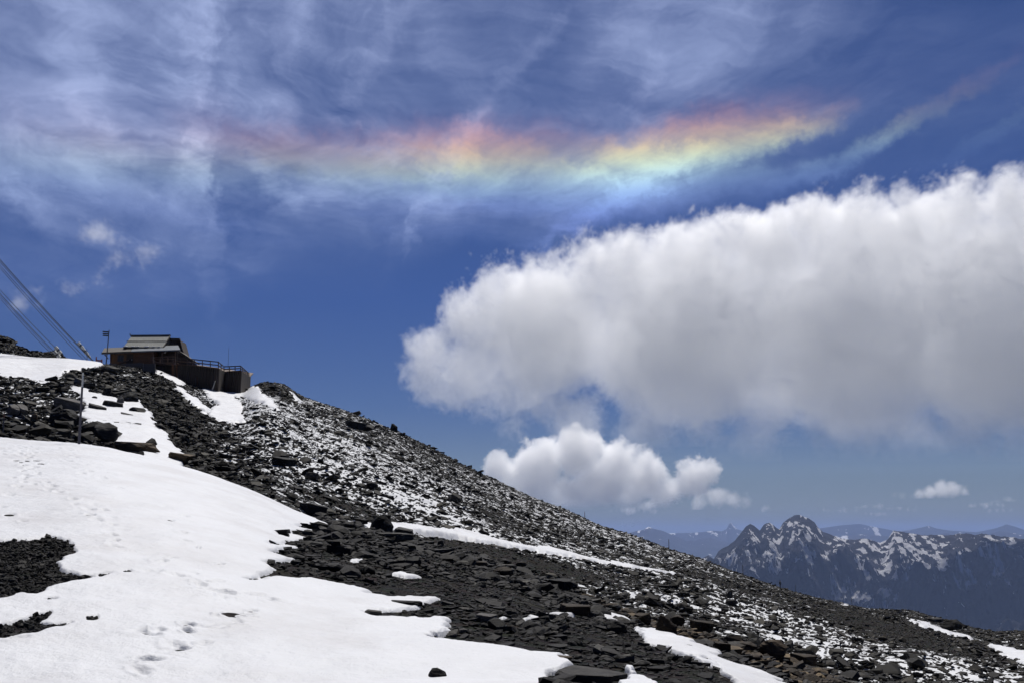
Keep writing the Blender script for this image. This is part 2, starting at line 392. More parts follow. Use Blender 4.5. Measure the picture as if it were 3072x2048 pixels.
for (cx, cy, an, dp, s) in prints:
    r = math.hypot(cx, cy); a = math.atan2(cx, cy)
    c0, c1 = np.searchsorted(azf, [a-.9/r, a+.9/r]); colr = RR[:, min(max((c0+c1)//2, 0), RR.shape[1]-1)]
    q0, q1 = np.searchsorted(colr[:568], [r-.9, r+.9])
    if q1 <= q0: continue
    X = XX[q0:q1, c0:c1]; Y = YY[q0:q1, c0:c1]; u = ((X-cx)*math.cos(an)+(Y-cy)*math.sin(an))/(.17*s); v = (-(X-cx)*math.sin(an)+(Y-cy)*math.cos(an))/(.10*s)
    d2 = u*u+v*v
    nn = fbm(X*9, Y*9, 2, 3)
    ZS[q0:q1, c0:c1] += -dp*1.15*np.exp(-d2**1.6)*(1+.5*nn)+dp*.42*np.exp(-(np.sqrt(d2)-1.75)**2*3)*(.6+nn)
snow = grid_mesh('snow_field', XX, YY, ZS, (MK > .04) & (RR < RM_+30) & (RR > .2), M['snow']); tag(snow, kind='structure')
# ------------------------------------------------------------------ stones
from mathutils import noise as mn
def rock_me(name, seed, kind='slab', detail=0):
    rnd = random.Random(seed); bm = bmesh.new(); n = 11 if kind == 'slab' else 16
    if kind == 'slab':
        k = rnd.randint(5, 7); a0 = rnd.random()*6
        for i in range(k):
            a = a0+i*2*math.pi/k+rnd.uniform(-.3, .3); rr = rnd.uniform(.75, 1.1)
            x, y = math.cos(a)*rr*.5, math.sin(a)*rr*.5
            bm.verts.new((x, y, .5+rnd.uniform(-.12, .12))); s = rnd.uniform(.85, 1.12)
            bm.verts.new((x*s+rnd.uniform(-.05, .05), y*s, -.5+rnd.uniform(0, .25)))
    elif kind == 'wedge':
        for i in range(7):
            a = i*.9+rnd.uniform(-.2, .2); bm.verts.new((math.cos(a)*.5, math.sin(a)*.45, -.5)); bm.verts.new((math.cos(a+.4)*.42+.03, math.sin(a+.4)*.38, rnd.uniform(-.15, .15)))
        ox = rnd.uniform(-.15, .15)
        for i in range(4): bm.verts.new((ox+rnd.uniform(-.2, .2), rnd.uniform(-.15, .15), rnd.uniform(.32, .5)))
    else:
        for i in range(26 if kind == 'boulder' else 13):
            v = Vector((rnd.gauss(0, 1), rnd.gauss(0, 1), rnd.gauss(0, 1))).normalized()
            p = 2.6 if kind == 'block' else 2
            if kind == 'block': v = Vector((math.copysign(abs(v.x)**.55, v.x), math.copysign(abs(v.y)**.55, v.y), math.copysign(abs(v.z)**.55, v.z)))*.82
            bm.verts.new(v*.5*rnd.uniform(.88, 1.05))
    r = bmesh.ops.convex_hull(bm, input=bm.verts[:])
    bmesh.ops.delete(bm, geom=[g for g in r['geom_interior'] if isinstance(g, bmesh.types.BMVert)], context='VERTS')
    loose = [v for v in bm.verts if not v.link_faces]
    bmesh.ops.delete(bm, geom=loose, context='VERTS')
    if detail:
        bmesh.ops.bevel(bm, geom=bm.edges[:], offset=.03, segments=1, affect='EDGES')
        bmesh.ops.triangulate(bm, faces=bm.faces[:])
        bmesh.ops.subdivide_edges(bm, edges=bm.edges[:], cuts=detail, use_grid_fill=True)
        off = Vector((seed*3.1, seed*1.7, 0))
        for v in bm.verts:
            q = v.co
            d = mn.fractal(Vector((q.x*2.2, q.y*2.2, q.z*6))+off, .8, 2, 4)*.055
            st = round(q.z*7+mn.noise(q*3+off)*1.2)/7-q.z
            v.co = q*(1+d*1.3)+Vector((q.x, q.y, 0))*(st*.35 if kind != 'wedge' else st*.15)
    me = bpy.data.meshes.new(name); bm.to_mesh(me); bm.free(); return me
KN = ['slab', 'slab', 'slab', 'block', 'slab', 'wedge', 'boulder', 'slab', 'block', 'slab']
def proto_set(mat, tagname):
    c = bpy.data.collections.new('stones_'+tagname); out = []
    for i, k in enumerate(KN):
        me = rock_me('stone', 100+i, k); me.materials.append(mat)
        o = bpy.data.objects.new('stone_kind', me); c.objects.link(o); out.append((me, k))
    return c, out
C_NEAR, P_NEAR = proto_set(M['rock'], 'near'); C_FAR, P_FAR = proto_set(M['rock_far'], 'far'); C_BR, P_BR = proto_set(M['rock_brown'], 'brown')
HK = {'slab': .30, 'block': .65, 'wedge': .7, 'boulder': .75}
def scatter(name, coll, P, ROT, SCL, IDX):
    me = bpy.data.meshes.new(name); me.vertices.add(len(P)); me.vertices.foreach_set('co', P.astype(np.float32).reshape(-1))
    for an, ty, v in (('rot', 'FLOAT_VECTOR', ROT), ('scl', 'FLOAT_VECTOR', SCL)):
        a = me.attributes.new(an, ty, 'POINT'); a.data.foreach_set('vector', v.astype(np.float32).reshape(-1))
    a = me.attributes.new('idx', 'INT', 'POINT'); a.data.foreach_set('value', IDX.astype(np.int32))
    o = link(name, me); tag(o, kind='stuff')
    ng = bpy.data.node_groups.new(name, 'GeometryNodeTree')
    ng.interface.new_socket('Geometry', in_out='INPUT', socket_type='NodeSocketGeometry'); ng.interface.new_socket('Geometry', in_out='OUTPUT', socket_type='NodeSocketGeometry')
    n = ng.nodes; l = ng.links; gi = n.new('NodeGroupInput'); go = n.new('NodeGroupOutput')
    ip = n.new('GeometryNodeInstanceOnPoints'); ci = n.new('GeometryNodeCollectionInfo'); ci.inputs['Collection'].default_value = coll
    ci.inputs['Separate Children'].default_value = True; ci.inputs['Reset Children'].default_value = True
    l.new(gi.outputs[0], ip.inputs['Points']); l.new(ci.outputs[0], ip.inputs['Instance']); ip.inputs['Pick Instance'].default_value = True
    for an, ty, so in (('idx', 'INT', 'Instance Index'), ('rot', 'FLOAT_VECTOR', 'Rotation'), ('scl', 'FLOAT_VECTOR', 'Scale')):
        na = n.new('GeometryNodeInputNamedAttribute'); na.data_type = ty; na.inputs['Name'].default_value = an
        l.new(na.outputs['Attribute'], ip.inputs[so])
    l.new(ip.outputs[0], go.inputs[0])
    md = o.modifiers.new('scatter', 'NODES'); md.node_group = ng
    return o
rng = np.random.default_rng(7)
HKA = np.array([HK[k] for k in KN])
def make(az, r, size, sink=.15, tilt=.28, flat=1.):
    x = r*np.sin(az); y = r*np.cos(az); z = HR(x, y); n = len(x)
    idx = rng.integers(0, len(KN), n); hk = HKA[idx]*rng.uniform(.7, 1.2, n)*flat
    S = np.stack([size*rng.uniform(.9, 1.5, n), size*rng.uniform(.6, 1., n), size*hk], -1)
    P = np.stack([x, y, z+S[:, 2]*(.5-sink)], -1)
    ROT = np.stack([rng.normal(0, tilt, n), rng.normal(0, tilt, n), rng.uniform(0, 6.28, n)], -1)
    return P, ROT, S, idx
def samp(n, r0, r1, a=29):
    az = rng.uniform(-R(a), R(a), n); r = np.sqrt(rng.uniform(r0*r0, r1*r1, n)); return az, r
def keepm(az, r, thr=.45):
    x = r*np.sin(az); y = r*np.cos(az); z = HR(x, y); m = snow_mask(x, y, z, az, r); px, py = proj(x, y, z)
    return m < thr+.5*rng.random(len(az))**3, px, py, x, y
# near hump: thin slates; brown boulders along its far edge
az, r = samp(100000, 9, 52); te_, rn_, _, _ = prof(az); ok = (r < rn_+8); az, r = az[ok], r[ok]
ok, px, py, x, y = keepm(az, r, .42); grav = px < 420
ok &= ~grav | (rng.random(len(az)) < .0)
az1, r1, px1, py1 = az[ok], r[ok], px[ok], py[ok]
sz = np.clip(.092*np.exp(rng.normal(0, .60, len(az1))), .05, .5)
clump = fbm(r1*np.sin(az1)/1.7, r1*np.cos(az1)/1.7, 2, 12); sz = sz*(1+.9*clump)*np.clip(r1/26, .75, 1.35)
NP = make(az1, r1, sz, .2, .17, .6)
rn1 = prof(az1)[1]
edge = (r1 > rn1-np.interp(np.degrees(az1), [-10, 2, 8, 20], [0, 1, 4.5, 5])) & (np.degrees(az1) > 1)
brown = edge & (rng.random(len(az1)) < .75)
big = brown & (rng.random(len(az1)) < .10)
NP[2][big] *= 1.6; NP[0][big, 2] += NP[2][big, 2]*.15
# gravel of the dark bare patches in the snow
n = 60000; az = rng.uniform(-R(28.5), -R(17), n); r = np.sqrt(rng.uniform(8**2, 30**2, n)); ok, px, py, x, y = keepm(az, r, .45)
az, r = az[ok], r[ok]; GP = make(az, r, np.clip(.045*np.exp(rng.normal(0, .4, len(az))), .02, .16), .1, .35, .9)
# far slope
az, r = samp(420000, 45, 292); te_, rn_, tem_, rm_ = prof(az); ok = (r > rn_+4) & (r < rm_+6); az, r = az[ok], r[ok]
ok, px, py, x, y = keepm(az, r, .35); ok |= rng.random(len(az)) < np.where(px > 560, .10, .012)*(py < 1400); fl = fleck_amount(px, py, x, y)
fine = .35*blob(px, py, 1480, 1560, 130, 30, .4)+.8*blob(px, py, 1650, 1705, 330, 22, .2)+.9*blob(px, py, 2700, 1900, 260, 28, .3)+.7*blob(px, py, 1400, 1640, 200, 14, .2)+.6*blob(px, py, 2200, 1760, 300, 16, .33)
pr = np.clip(.60-.5*np.clip(fl, 0, 1)+.5*blob(px, py, 450, 1250, 260, 110, .2)+.2*blob(px, py, 100, 1230, 200, 90), .14, 1)*np.clip(1.1-fine, .1, 1)
pr *= np.clip(170/r, .5, 1.6)
ok &= rng.random(len(az)) < pr
az2, r2, px2, py2, fine2 = az[ok], r[ok], px[ok], py[ok], fine[ok]
sz = np.clip(.19*(1-rng.random(len(az2))*.99)**-.42, .16, 1.3)*np.clip(1.1-fine2*.8, .35, 1)
left = np.clip((620-px2)/300, 0, 1); sz *= 1+.45*left*np.clip(90/r2, .4, 1)
sz *= .85+.5*np.clip(fbm(r2*np.sin(az2)/9, r2*np.cos(az2)/9, 3, 33)+.3, 0, 1)
FP = make(az2, r2, sz, .12, .26, .62)
az, r = samp(260000, 50, 292); te_, rn_, tem_, rm_ = prof(az); ok = (r > rn_+6) & (r < rm_+1); az, r = az[ok], r[ok]
ok, px, py, x, y = keepm(az, r, .35)
fz = .25+.8*blob(px, py, 1650, 1705, 330, 22, .2)+.9*blob(px, py, 2700, 1900, 260, 28, .3)+.7*blob(px, py, 1400, 1640, 200, 14, .2)+.6*blob(px, py, 2200, 1760, 300, 16, .33)+.5*blob(px, py, 1480, 1560, 130, 30, .4)
ok &= rng.random(len(az)) < fz; az, r = az[ok], r[ok]
FG = make(az, r, rng.uniform(.09, .2, len(az)), .15, .3, .7)
print('stones', len(az1), len(az), len(az2))

# the largest stones become things of their own
def zone(px, py, near):
    if near:
        if px < 1250: return 'near slate hump beside the snow edge'
        if px < 1750: return 'middle of the near slate hump'
        return 'near hump by the lower right snow strip'
    if px < 330: return 'boulder pile behind the left snow crest'
    if px < 620: return 'rubble slope below the wooden hut'
    if px < 1200: return 'snow-flecked slope between the terrace and the snowfield'
    if px < 1800: return 'far slope above the snowy track'
    if px < 2400: return 'far slope beyond the brown boulders'
    return 'far slope under the distant mountains'
SH = {'slab': 'flat slab', 'block': 'squarish block', 'wedge': 'pointed stone', 'boulder': 'rounded boulder'}
def promote(D, protos, sel, near, brn=None):
    P, ROT, S, idx = D; out = []
    for i in sel:
        me, k = (P_BR[idx[i]] if brn is not None and brn[i] else protos[idx[i]])
        o = bpy.data.objects.new('rock', me); COL.objects.link(o); o.location = P[i]; o.rotation_euler = ROT[i]; o.scale = S[i]
        px, py = proj(*P[i]); w = S[i][0]/math.hypot(P[i][0], P[i][1])*F
        sizew = 'large' if w > 60 else 'mid-sized' if w > 38 else 'smaller'
        z = zone(px, py, near); tone = 'brownish' if (brn is not None and brn[i]) else 'dark'
        lab = f'{sizew} {tone} {SH[k]} on the {z}'
        tag(o, lab, 'rock', lab)
app = lambda D: D[2][:, 0]*(.4+D[2][:, 2]/D[2][:, 0])/np.hypot(D[0][:, 0], D[0][:, 1])
inview = lambda D: np.array([0 < proj(*p)[0] < 3072 and proj(*p)[1] < 2060 for p in D[0]])
def top(D, k):
    a = app(D); o = np.argsort(-a)[:k*3]; q = [i for i in o if 0 < proj(*D[0][i])[0] < 3072 and proj(*D[0][i])[1] < 2055][:k]; return np.array(q)
t1 = top(NP, 110); t2 = top(FP, 110)
promote(NP, P_NEAR, t1, True, brown); promote(FP, P_FAR, t2, False)
k1 = np.ones(len(az1), bool); k1[t1] = 0; k2 = np.ones(len(az2), bool); k2[t2] = 0
sub = lambda D, k: tuple(d[k] for d in D)
scatter('slate_scree', C_NEAR, *sub(NP, k1 & ~brown)); scatter('brown_scree', C_BR, *sub(NP, k1 & brown))
scatter('dark_gravel', C_NEAR, *GP); scatter('slope_gravel', C_FAR, *FG); scatter('slope_scree', C_FAR, *sub(FP, k2))

# rocks picked out one by one: x, foot y, width, height (in view units), kind, tone, turn, tilt, label
HERO = [
 (185,1284,92,58,'boulder','d',20,0,'biggest rounded dark boulder in the pile left of the leaning marker pole'),
 (306,1331,70,62,'boulder','d',60,10,'dark dome-shaped boulder on the snow crest right of the leaning pole'),
 (392,1356,104,30,'slab','b',8,6,'long low brown boulder lying along the snow crest'),
 (536,1392,84,40,'block','b',-14,8,'brown blocky boulder at the snow edge below the rubble slope'),
 (192,1228,98,34,'slab','p',5,24,'long pale grey slab tilted towards the leaning pole'),
 (282,1236,54,24,'slab','d',10,22,'grey slab just right of the leaning pole on the snow'),
 (327,1229,60,26,'slab','d',30,18,'first dark diamond-shaped slab on the small snow pocket'),
 (407,1243,56,24,'block','d',-15,5,'flat-topped rock standing farthest out on the small snow pocket'),
 (380,1256,46,16,'slab','d',4,20,'thin dark sliver of rock below the flat-topped rock on snow'),
 (314,1267,17,8,'block','d',4,0,'tiny dark stone alone in the small snow pocket'),
 (358,1212,22,23,'wedge','p',4,0,'small pale pyramid stone at the top of the snow pocket'),
 (279,1200,20,14,'block','p',20,10,'small pale block beside the leaning marker pole'),
 (34,1246,36,30,'slab','p',20,50,'upright round pale plate in the left boulder pile'),
 (60,1248,40,28,'slab','p',-20,50,'second pale plate leaning on its neighbour at the far left'),
 (97,1268,30,30,'block','b',15,10,'brownish rounded block between pale plates and the biggest boulder'),
 (322,1119,56,24,'boulder','d',10,0,'dark mound of rock directly below the signpost'),
 (318,1189,28,30,'block','d',10,12,'upright dark stone above the small snow pocket'),
 (378,1206,60,32,'wedge','d',70,14,'dark wedge rock at the upper edge of the snow pocket'),
 (209,1140,34,22,'boulder','d',30,4,'rounded dark rock jutting into the upper snow bank'),
 (254,1128,34,18,'block','d',30,8,'dark rock on the rim behind the top of the leaning pole'),
 (232,1156,38,22,'slab','p',60,34,'slanting grey slab behind the leaning pole'),
 (1143,1596,86,56,'wedge','d',160,8,'tallest dark peaked boulder on the crest of the near hump'),
 (1212,1618,82,40,'block','d',20,10,'broad dark boulder right of the peaked one beside the snowy track'),
 (1180,1622,110,24,'slab','d',10,4,'low dark ledge of rock in front of the crest boulders'),
 (940,1545,84,34,'slab','d',20,14,'stack of dark slabs at the far tip of the snowfield'),
 (1012,1578,70,24,'boulder','d',0,0,'low dark hummock left of the peaked boulder'),
 (1078,1574,44,18,'slab','d',30,10,'dark slab between the low hummock and the peaked boulder'),
 (1682,1775,104,38,'slab','d',4,2,'large flat-topped slab on the crest of the near hump'),
 (1600,1758,56,20,'slab','d',24,10,'slab just left of the large flat-topped slab'),
 (1510,1732,60,32,'boulder','b',24,5,'brown boulder on the hump edge below the snowy track'),
 (1562,1706,44,24,'block','b',44,10,'brown block nearest under the snowy track'),
 (1436,1700,60,18,'slab','b',14,10,'flat brown slab in front of the snowy track'),
 (1214,1822,90,20,'slab','d',3,4,'long black stone bar lying in the thin snow tongue'),
 (1117,1849,64,20,'block','d',12,8,'dark stone at the tip of the gravel tongue in the snow'),
 (1196,1880,28,12,'block','d',40,0,'single dark stone on snow below the gravel tongue'),
 (1060,1813,20,10,'boulder','d',40,0,'small round stone on snow left of the thin tongue'),
 (1267,1946,40,20,'wedge','d',20,0,'small pointed dark stone alone on the snow'),
 (1308,2050,64,36,'wedge','d',10,0,'large pointed dark stone on the snow at the bottom edge'),
 (1294,1982,14,8,'block','d',10,0,'tiny dark stone on snow above the large pointed stone'),
 (1522,1988,44,14,'slab','d',6,0,'flat dark stone on snow close to the slate edge'),
 (1388,1900,30,14,'boulder','p',6,0,'pale rounded stone at the snow edge of the slates'),
 (1770,2062,210,26,'slab','d',5,6,'very large dark slab at the bottom edge of the slates'),
 (1684,1994,76,24,'slab','b',15,4,'brown slab near the bottom snow edge'),
 (1852,1902,74,42,'block','d',25,8,'large blue-grey block on the near hump by the snow strip'),
 (1728,1850,108,36,'slab','b',-14,8,'long brown slab above the small triangular snow patch'),
 (1458,1868,80,24,'slab','p',0,6,'pale grey lens-shaped slab in the middle of the slates'),
 (1930,1880,62,42,'block','b',20,6,'first large brown boulder above the snow strip'),
 (2002,1906,68,54,'wedge','b',50,6,'tall brown boulder with a slanting face above the snow strip'),
 (2034,1886,50,44,'block','b',0,10,'brown boulder leaning behind the tall slanting one'),
 (2110,1896,72,32,'slab','b',10,12,'broad brown slab right of the slanting boulder'),
 (2250,1956,64,32,'block','b',30,8,'brown block halfway down the boulder band'),
 (2326,1980,88,56,'boulder','b',30,10,'dark brown hulking boulder in the lower boulder band'),
 (2416,2000,76,34,'slab','b',10,8,'brown slab right of the hulking boulder'),
 (2170,1960,60,30,'slab','b',40,10,'brown slab between snow strip and boulder band'),
 (2062,1948,50,12,'slab','d',10,12,'thin dark slab lying on the lower snow strip'),
 (1113,1468,42,24,'boulder','d',0,0,'upper of two stacked boulders on the snow-flecked slope'),
 (1106,1486,34,18,'boulder','d',30,0,'lower of two stacked boulders on the snow-flecked slope'),
 (950,1484,34,20,'block','d',10,0,'dark block low on the snow-flecked slope above the slab stack'),
 (1365,1507,46,30,'boulder','d',10,5,'large dark boulder alone right of the stacked pair'),
 (846,1398,62,28,'slab','d',10,15,'large dark slab in the middle of the flecked slope'),
 (934,1440,50,26,'block','d',40,8,'dark boulder between the large slab and the stacked pair'),
 (1060,1284,70,24,'slab','d',0,15,'long dark slab near the skyline right of the terrace'),
 (1104,1294,44,24,'block','d',0,0,'dark boulder beside the long slab near the skyline'),
 (1180,1292,24,22,'wedge','d',30,0,'pointed stone breaking the skyline'),
 (1066,1245,36,20,'block','d',30,0,'dark boulder on the skyline above the long slab'),
 (2190,1796,30,26,'block','d',0,10,'upper dark boulder of the stack on the distant slope'),
 (2196,1818,40,20,'boulder','d',40,0,'lower dark boulder of the stack on the distant slope'),
 (2176,1840,26,18,'block','d',10,0,'dark boulder at the foot of the distant stack'),
 (2866,1896,62,34,'boulder','d',10,0,'dark rock lump near the right-hand ridge end'),
 (2812,1868,50,12,'slab','d',10,0,'low dark rock on the ridge before the deep valley'),
]
HM = {'d': M['rock'], 'b': M['rock_brown'], 'p': M['rock_pale']}
for i, (px, py, w, h, kind, tone, yaw, tilt, lab) in enumerate(HERO):
    c = hit(px, min(py, 2046) if py > 2046 else py); D = math.hypot(c.x, c.y)
    W = w/F*D*1.05; Hh = h/F*D*1.15
    me = rock_me('rock', 500+i, kind, 3 if w > 30 else 1); me.materials.append(HM[tone])
    o = bpy.data.objects.new('rock', me); COL.objects.link(o)
    t_ = R(tilt); o.scale = (W, W*.8, Hh if kind != 'slab' else max(Hh*.75, .12*W)); o.rotation_euler = (t_*.4, t_*.6, R(yaw)*.35)
    o.location = c+Vector((0, W*.25, Hh*.42)); tag(o, lab, 'rock', 'rocks that stand out from the scree')
# ------------------------------------------------------------------ mountain hut on the ridge
# local frame: X right, Y away, Z up, origin under the left end of the cabin; hx, hz turn view units into metres there
HD = 184.; K = HD/F/CP*1.0
O = at(333, 1092, HD)
def L(px, py, dy=0):
    """view point at depth HD+dy, in hut coordinates"""
    p = at(px, py, HD+dy); return p-O
hut = empty('mountain_hut', O); tag(hut, 'dark wooden mountain hut with grey shingle roof standing on the ridge top', 'hut')
def pl(pts, dy, thick, name, mat, par=hut):
    return MB().poly([L(x, y, dy) for x, y in pts], (0, thick, 0)).build(name, mat, par)
# cabin body
MB().poly([L(332, 1057), L(403, 1053), L(403, 1096), L(332, 1098)], (0, 6, 0)).build('plank_wall', M['wood_v'], hut)
lw = MB().poly([L(403, 1053, .02), L(460, 1051, .02), L(460, 1095, .02), L(403, 1096, .02)], (0, 6, 0))
for k in range(7):
    y = 1058+k*5.3; lw.bar(L(403, y, -.04), L(460, y-.8, -.04), .16, .22)
lw.build('log_wall', M['wood'], hut)
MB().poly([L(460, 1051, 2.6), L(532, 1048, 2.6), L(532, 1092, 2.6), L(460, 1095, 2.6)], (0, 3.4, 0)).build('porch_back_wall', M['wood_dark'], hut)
win = MB(); a = L(352, 1064, -.06); b_ = L(372, 1084, -.06); cc = (a+b_)/2
for s in (-1, 1):
    win.box((cc.x+s*.55, cc.y, cc.z), (.1, .1, 1.25)); win.box((cc.x, cc.y, cc.z+s*.6), (1.2, .1, .1))
win = win.build('window', M['wood_rail'], hut)
MB().box((cc.x, cc.y+.04, cc.z), (1.02, .04, 1.1)).box((cc.x, cc.y, cc.z), (.06, .05, 1.1)).build('pane', M['black'], win)
d0 = L(389, 1078, -.05)
dr = MB().box(d0, (1.25, .1, 2.1)).box(d0+Vector((0, -.06, .5)), (.9, .04, .7)).box(d0+Vector((0, -.06, -.5)), (.9, .04, .8)).build('door', M['wood_dark'], hut)
MB().box(d0+Vector((.42, -.12, -.05)), (.08, .12, .2)).build('handle', M['galv'], dr)
for x in (332.5, 403, 460): MB().bar(L(x, 1056, -.12), L(x, 1096, -.12), .22).build('corner_post', M['wood'], hut)
for x in (487, 526): MB().bar(L(x, 1050, -.3), L(x, 1094, -.3), .2).build('porch_post', M['wood_rail'], hut)
# low front roof: an eave seen from below, grey boards left and bluish sheet right
def slope(p0, p1, e0, e1, th, name, mat, par=hut):
    a, b, c, d = p0, p1, e1, e0
    return MB().poly([a, b, c, d], (0, 0, th)).build(name, mat, par, bevel=.015)
eL, eM, eR = L(305, 1060, -1.3), L(393, 1056.5, -1.3), L(541, 1052, -1.3)
bL, bM, bR = L(312, 1051, 2.4)+Vector((0, 0, .3)), L(396, 1048, 2.4)+Vector((0, 0, .35)), L(534, 1044, 2.4)+Vector((0, 0, .35))
slope(eL, eM, bL, bM, .16, 'board_eave_roof', M['roof_edge'])
slope(eM+Vector((.02, 0, .05)), eR+Vector((0, 0, .05)), bM+Vector((.02, 0, .05)), bR+Vector((0, 0, .05)), .14, 'sheet_porch_roof', M['roof_blue'])
MB().bar(eL+Vector((0, -.06, .02)), eM+Vector((0, -.06, .02)), .1, .34).build('fascia_board', M['roof_edge'], hut)
MB().bar(eM+Vector((.1, -.06, .1)), eR+Vector((0, -.06, .1)), .08, .2).build('gutter', M['roof_blue'], hut)
for k, x in enumerate((314, 345, 375)): MB().bar(L(x, 1061, -1.1), L(x+1, 1066, 1.0), .12, .16).build('rafter_end', M['wood_dark'], hut)
MB().bar(L(325, 1076, -.1), L(315, 1063, -.9), .12).build('eave_bracket', M['wood_dark'], hut)
# upper body and main roof (ridge set back to the right)
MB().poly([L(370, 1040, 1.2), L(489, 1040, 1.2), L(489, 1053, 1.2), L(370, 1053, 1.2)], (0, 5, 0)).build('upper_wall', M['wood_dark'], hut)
e0, e1, r0_, r1_ = L(371, 1042, .8), L(489, 1043, .8), L(394, 1010.5, 4.6), L(509, 1009.5, 4.6)
mr_ = slope(e0, e1, r0_, r1_, .14, 'main_roof', M['roof'])
v0, v1 = (e0*.52+r0_*.48)+Vector((0, 0, .16)), (e1*.52+r1_*.48)+Vector((0, 0, .16))
MB().bar(v0+Vector((-.15, -.05, .06)), v1+Vector((.0, -.05, .06)), .07, .09).build('roof_batten', M['wood_dark'], mr_)
MB().bar(r0_+Vector((-.15, 0, .2)), r1_+Vector((.15, 0, .2)), .3, .26).build('ridge_cap', M['steel'], mr_)
MB().bar(r0_+Vector((-.2, 0, .2)), r0_+Vector((-.28, 0, .62)), .14).build('ridge_finial', M['steel'], mr_)
MB().bar(e1+Vector((.08, 0, .1)), r1_+Vector((.08, 0, .1)), .12, .3).build('barge_board', M['roof_edge'], mr_)
sp = MB(); rr = random.Random(3)
for k in range(9):
    f = rr.uniform(.03, .9); q = e0.lerp(e1, f)+Vector((0, -.02, .2)); s = rr.uniform(.12, .4)
    bmesh.ops.create_icosphere(sp.bm, subdivisions=2, radius=1, matrix=Matrix.Translation(q) @ Matrix.Diagonal((s*1.2, .12, s*.3, 1)))
tag(sp.build('eave_snow', M['snow'], mr_), 'small leftover snow lumps along the eave')
back = slope(r0_+Vector((0, .1, 0)), r1_+Vector((0, .1, 0)), L(404, 1042, 8.6), L(522, 1042, 8.6), .14, 'rear_roof', M['roof'])
# gable wall between eave and ridge, and the rear wing
MB().poly([L(488, 1043.5, 1.0), L(508, 1011.5, 4.7), L(530, 1046, 8), L(530, 1060, 8), L(489, 1060, 1.0)], (-.18, 0, 0)).build('gable_wall', M['wood_dark'], hut)  # gable lies in shadow; that shade is put into its dark colour
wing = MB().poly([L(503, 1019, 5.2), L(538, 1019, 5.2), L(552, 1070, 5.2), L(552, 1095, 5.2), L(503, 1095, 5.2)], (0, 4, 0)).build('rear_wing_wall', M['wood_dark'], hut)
MB().bar(L(498, 1017, 4.9), L(540, 1017.5, 4.9), .5, .3).build('wing_ridge_board', M['roof_edge'], wing)
MB().bar(L(538.5, 1016, 5.0), L(554, 1072, 5.0), .5, .2).build('wing_barge_board', M['wood_dark'], wing)
MB().poly([L(531, 1053, 1.5), L(535, 1050, 1.5), L(580, 1080, 1.5), L(577, 1083, 1.5)], (0, 4, 0)).build('lean_to_roof', M['roof_edge'], hut)
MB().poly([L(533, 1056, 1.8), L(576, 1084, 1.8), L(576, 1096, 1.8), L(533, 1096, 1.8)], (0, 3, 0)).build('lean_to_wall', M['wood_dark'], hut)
MB().poly([L(326, 1091, -.6), L(428, 1088, -.6), L(430, 1100, -.6), L(326, 1101, -.6)], (0, 6, 0)).build('stone_plinth', M['conc'], hut)
MB().bar(L(352, 1093, -1.0), L(386, 1079, -.8), .5, .14).build('entrance_ramp', M['wood_rail'], hut)
# dark sheet for the shaded cavity below the porch, porch floor, board screen
MB().poly([L(462, 1087, 1.2), L(534, 1087, 1.2), L(534, 1145, 1.2), L(462, 1130, 1.2)], (0, .5, 0)).build('cavity_shade_sheet', M['wood_dark'], hut)  # added dark sheet in place of the shade in the cavity
MB().poly([L(452, 1087, -.6), L(532, 1087, -.6), L(532, 1089.5, -.6), L(452, 1089.5, -.6)], (0, 3.2, 0)).build('porch_floor', M['wood_rail'], hut)
scr = empty('board_screen', at(446, 1110, 172)); tag(scr, 'grey board retaining screen standing under the porch railing', 'screen')
so = scr.location
q = lambda x, y, dy=0: at(x, y, 172+dy)-so
MB().poly([q(427, 1090), q(464, 1090), q(465, 1122), q(428, 1113)], (0, .25, 0)).build('board_panel', M['conc'], scr)
for x in (429, 464): MB().bar(q(x, 1089, -.1), q(x, 1121, -.1), .18).build('post', M['conc'], scr)

# ------------------------------------------------------------------ sun terrace on its tall plank wall
ter = empty('sun_terrace', at(600, 1120, 178)); tag(ter, 'raised sun terrace with tall stained plank wall right of the hut', 'terrace')
to = ter.location
T = lambda x, y, dy=0: at(x, y, 178+dy)-to
path = [(518,1092,1132,2),(583,1096,1158,0),(655,1106,1178,-1.5),(672,1116,1180,3.0),(722,1112,1182,1.0),(749,1130,1165,9.0)]
for (x0, t0, b0, d0_), (x1, t1_, b1, d1) in zip(path[:-1], path[1:]):
    P0, P1, Q1, Q0 = T(x0, t0, d0_), T(x1, t1_, d1), T(x1, b1, d1), T(x0, b0, d0_)
    Q0 = Vector((P0.x, P0.y, Q0.z)); Q1 = Vector((P1.x, P1.y, Q1.z)); nrm = (P1-P0).cross(Vector((0, 0, 1))).normalized()*.2
    if nrm.y < 0: nrm = -nrm
    mb = MB().poly([P0, P1, Q1, Q0], nrm); Ls = (P1-P0).length; k = max(2, int(Ls/.42))
    for i in range(k):
        f = (i+.5)/k; a = P0.lerp(P1, f); b_ = Q0.lerp(Q1, f); off = -nrm.normalized()*(.03+.03*((i*7) % 3))
        mb.bar(a+off+Vector((0, 0, .03)), b_+off, Ls/k*.88, .07)
    w = mb.build('plank_wall', M['wall'], ter)
MB().bar(T(587, 1132, -.18), T(587, 1153, -.18), .42, .1).build('doorway_shade', M['black'], ter)  # flat black bar painted for the shade inside the wall opening
MB().bar(T(592, 1131, -.2), T(592, 1154, -.2), .1, .12).build('door_frame', M['wood'], ter)
MB().bar(T(519, 1092, 1.6), T(519, 1130, 1.6), .35).build('corner_post', M['wood'], ter)
MB().bar(T(530, 1094, 1.3), T(531, 1136, 1.3), .25).build('corner_post', M['wood'], ter)
dk = [T(x, t-1, d) for x, t, b_, d in path]+[T(760, 1118, 16), T(560, 1088, 14), T(470, 1087, 6)]
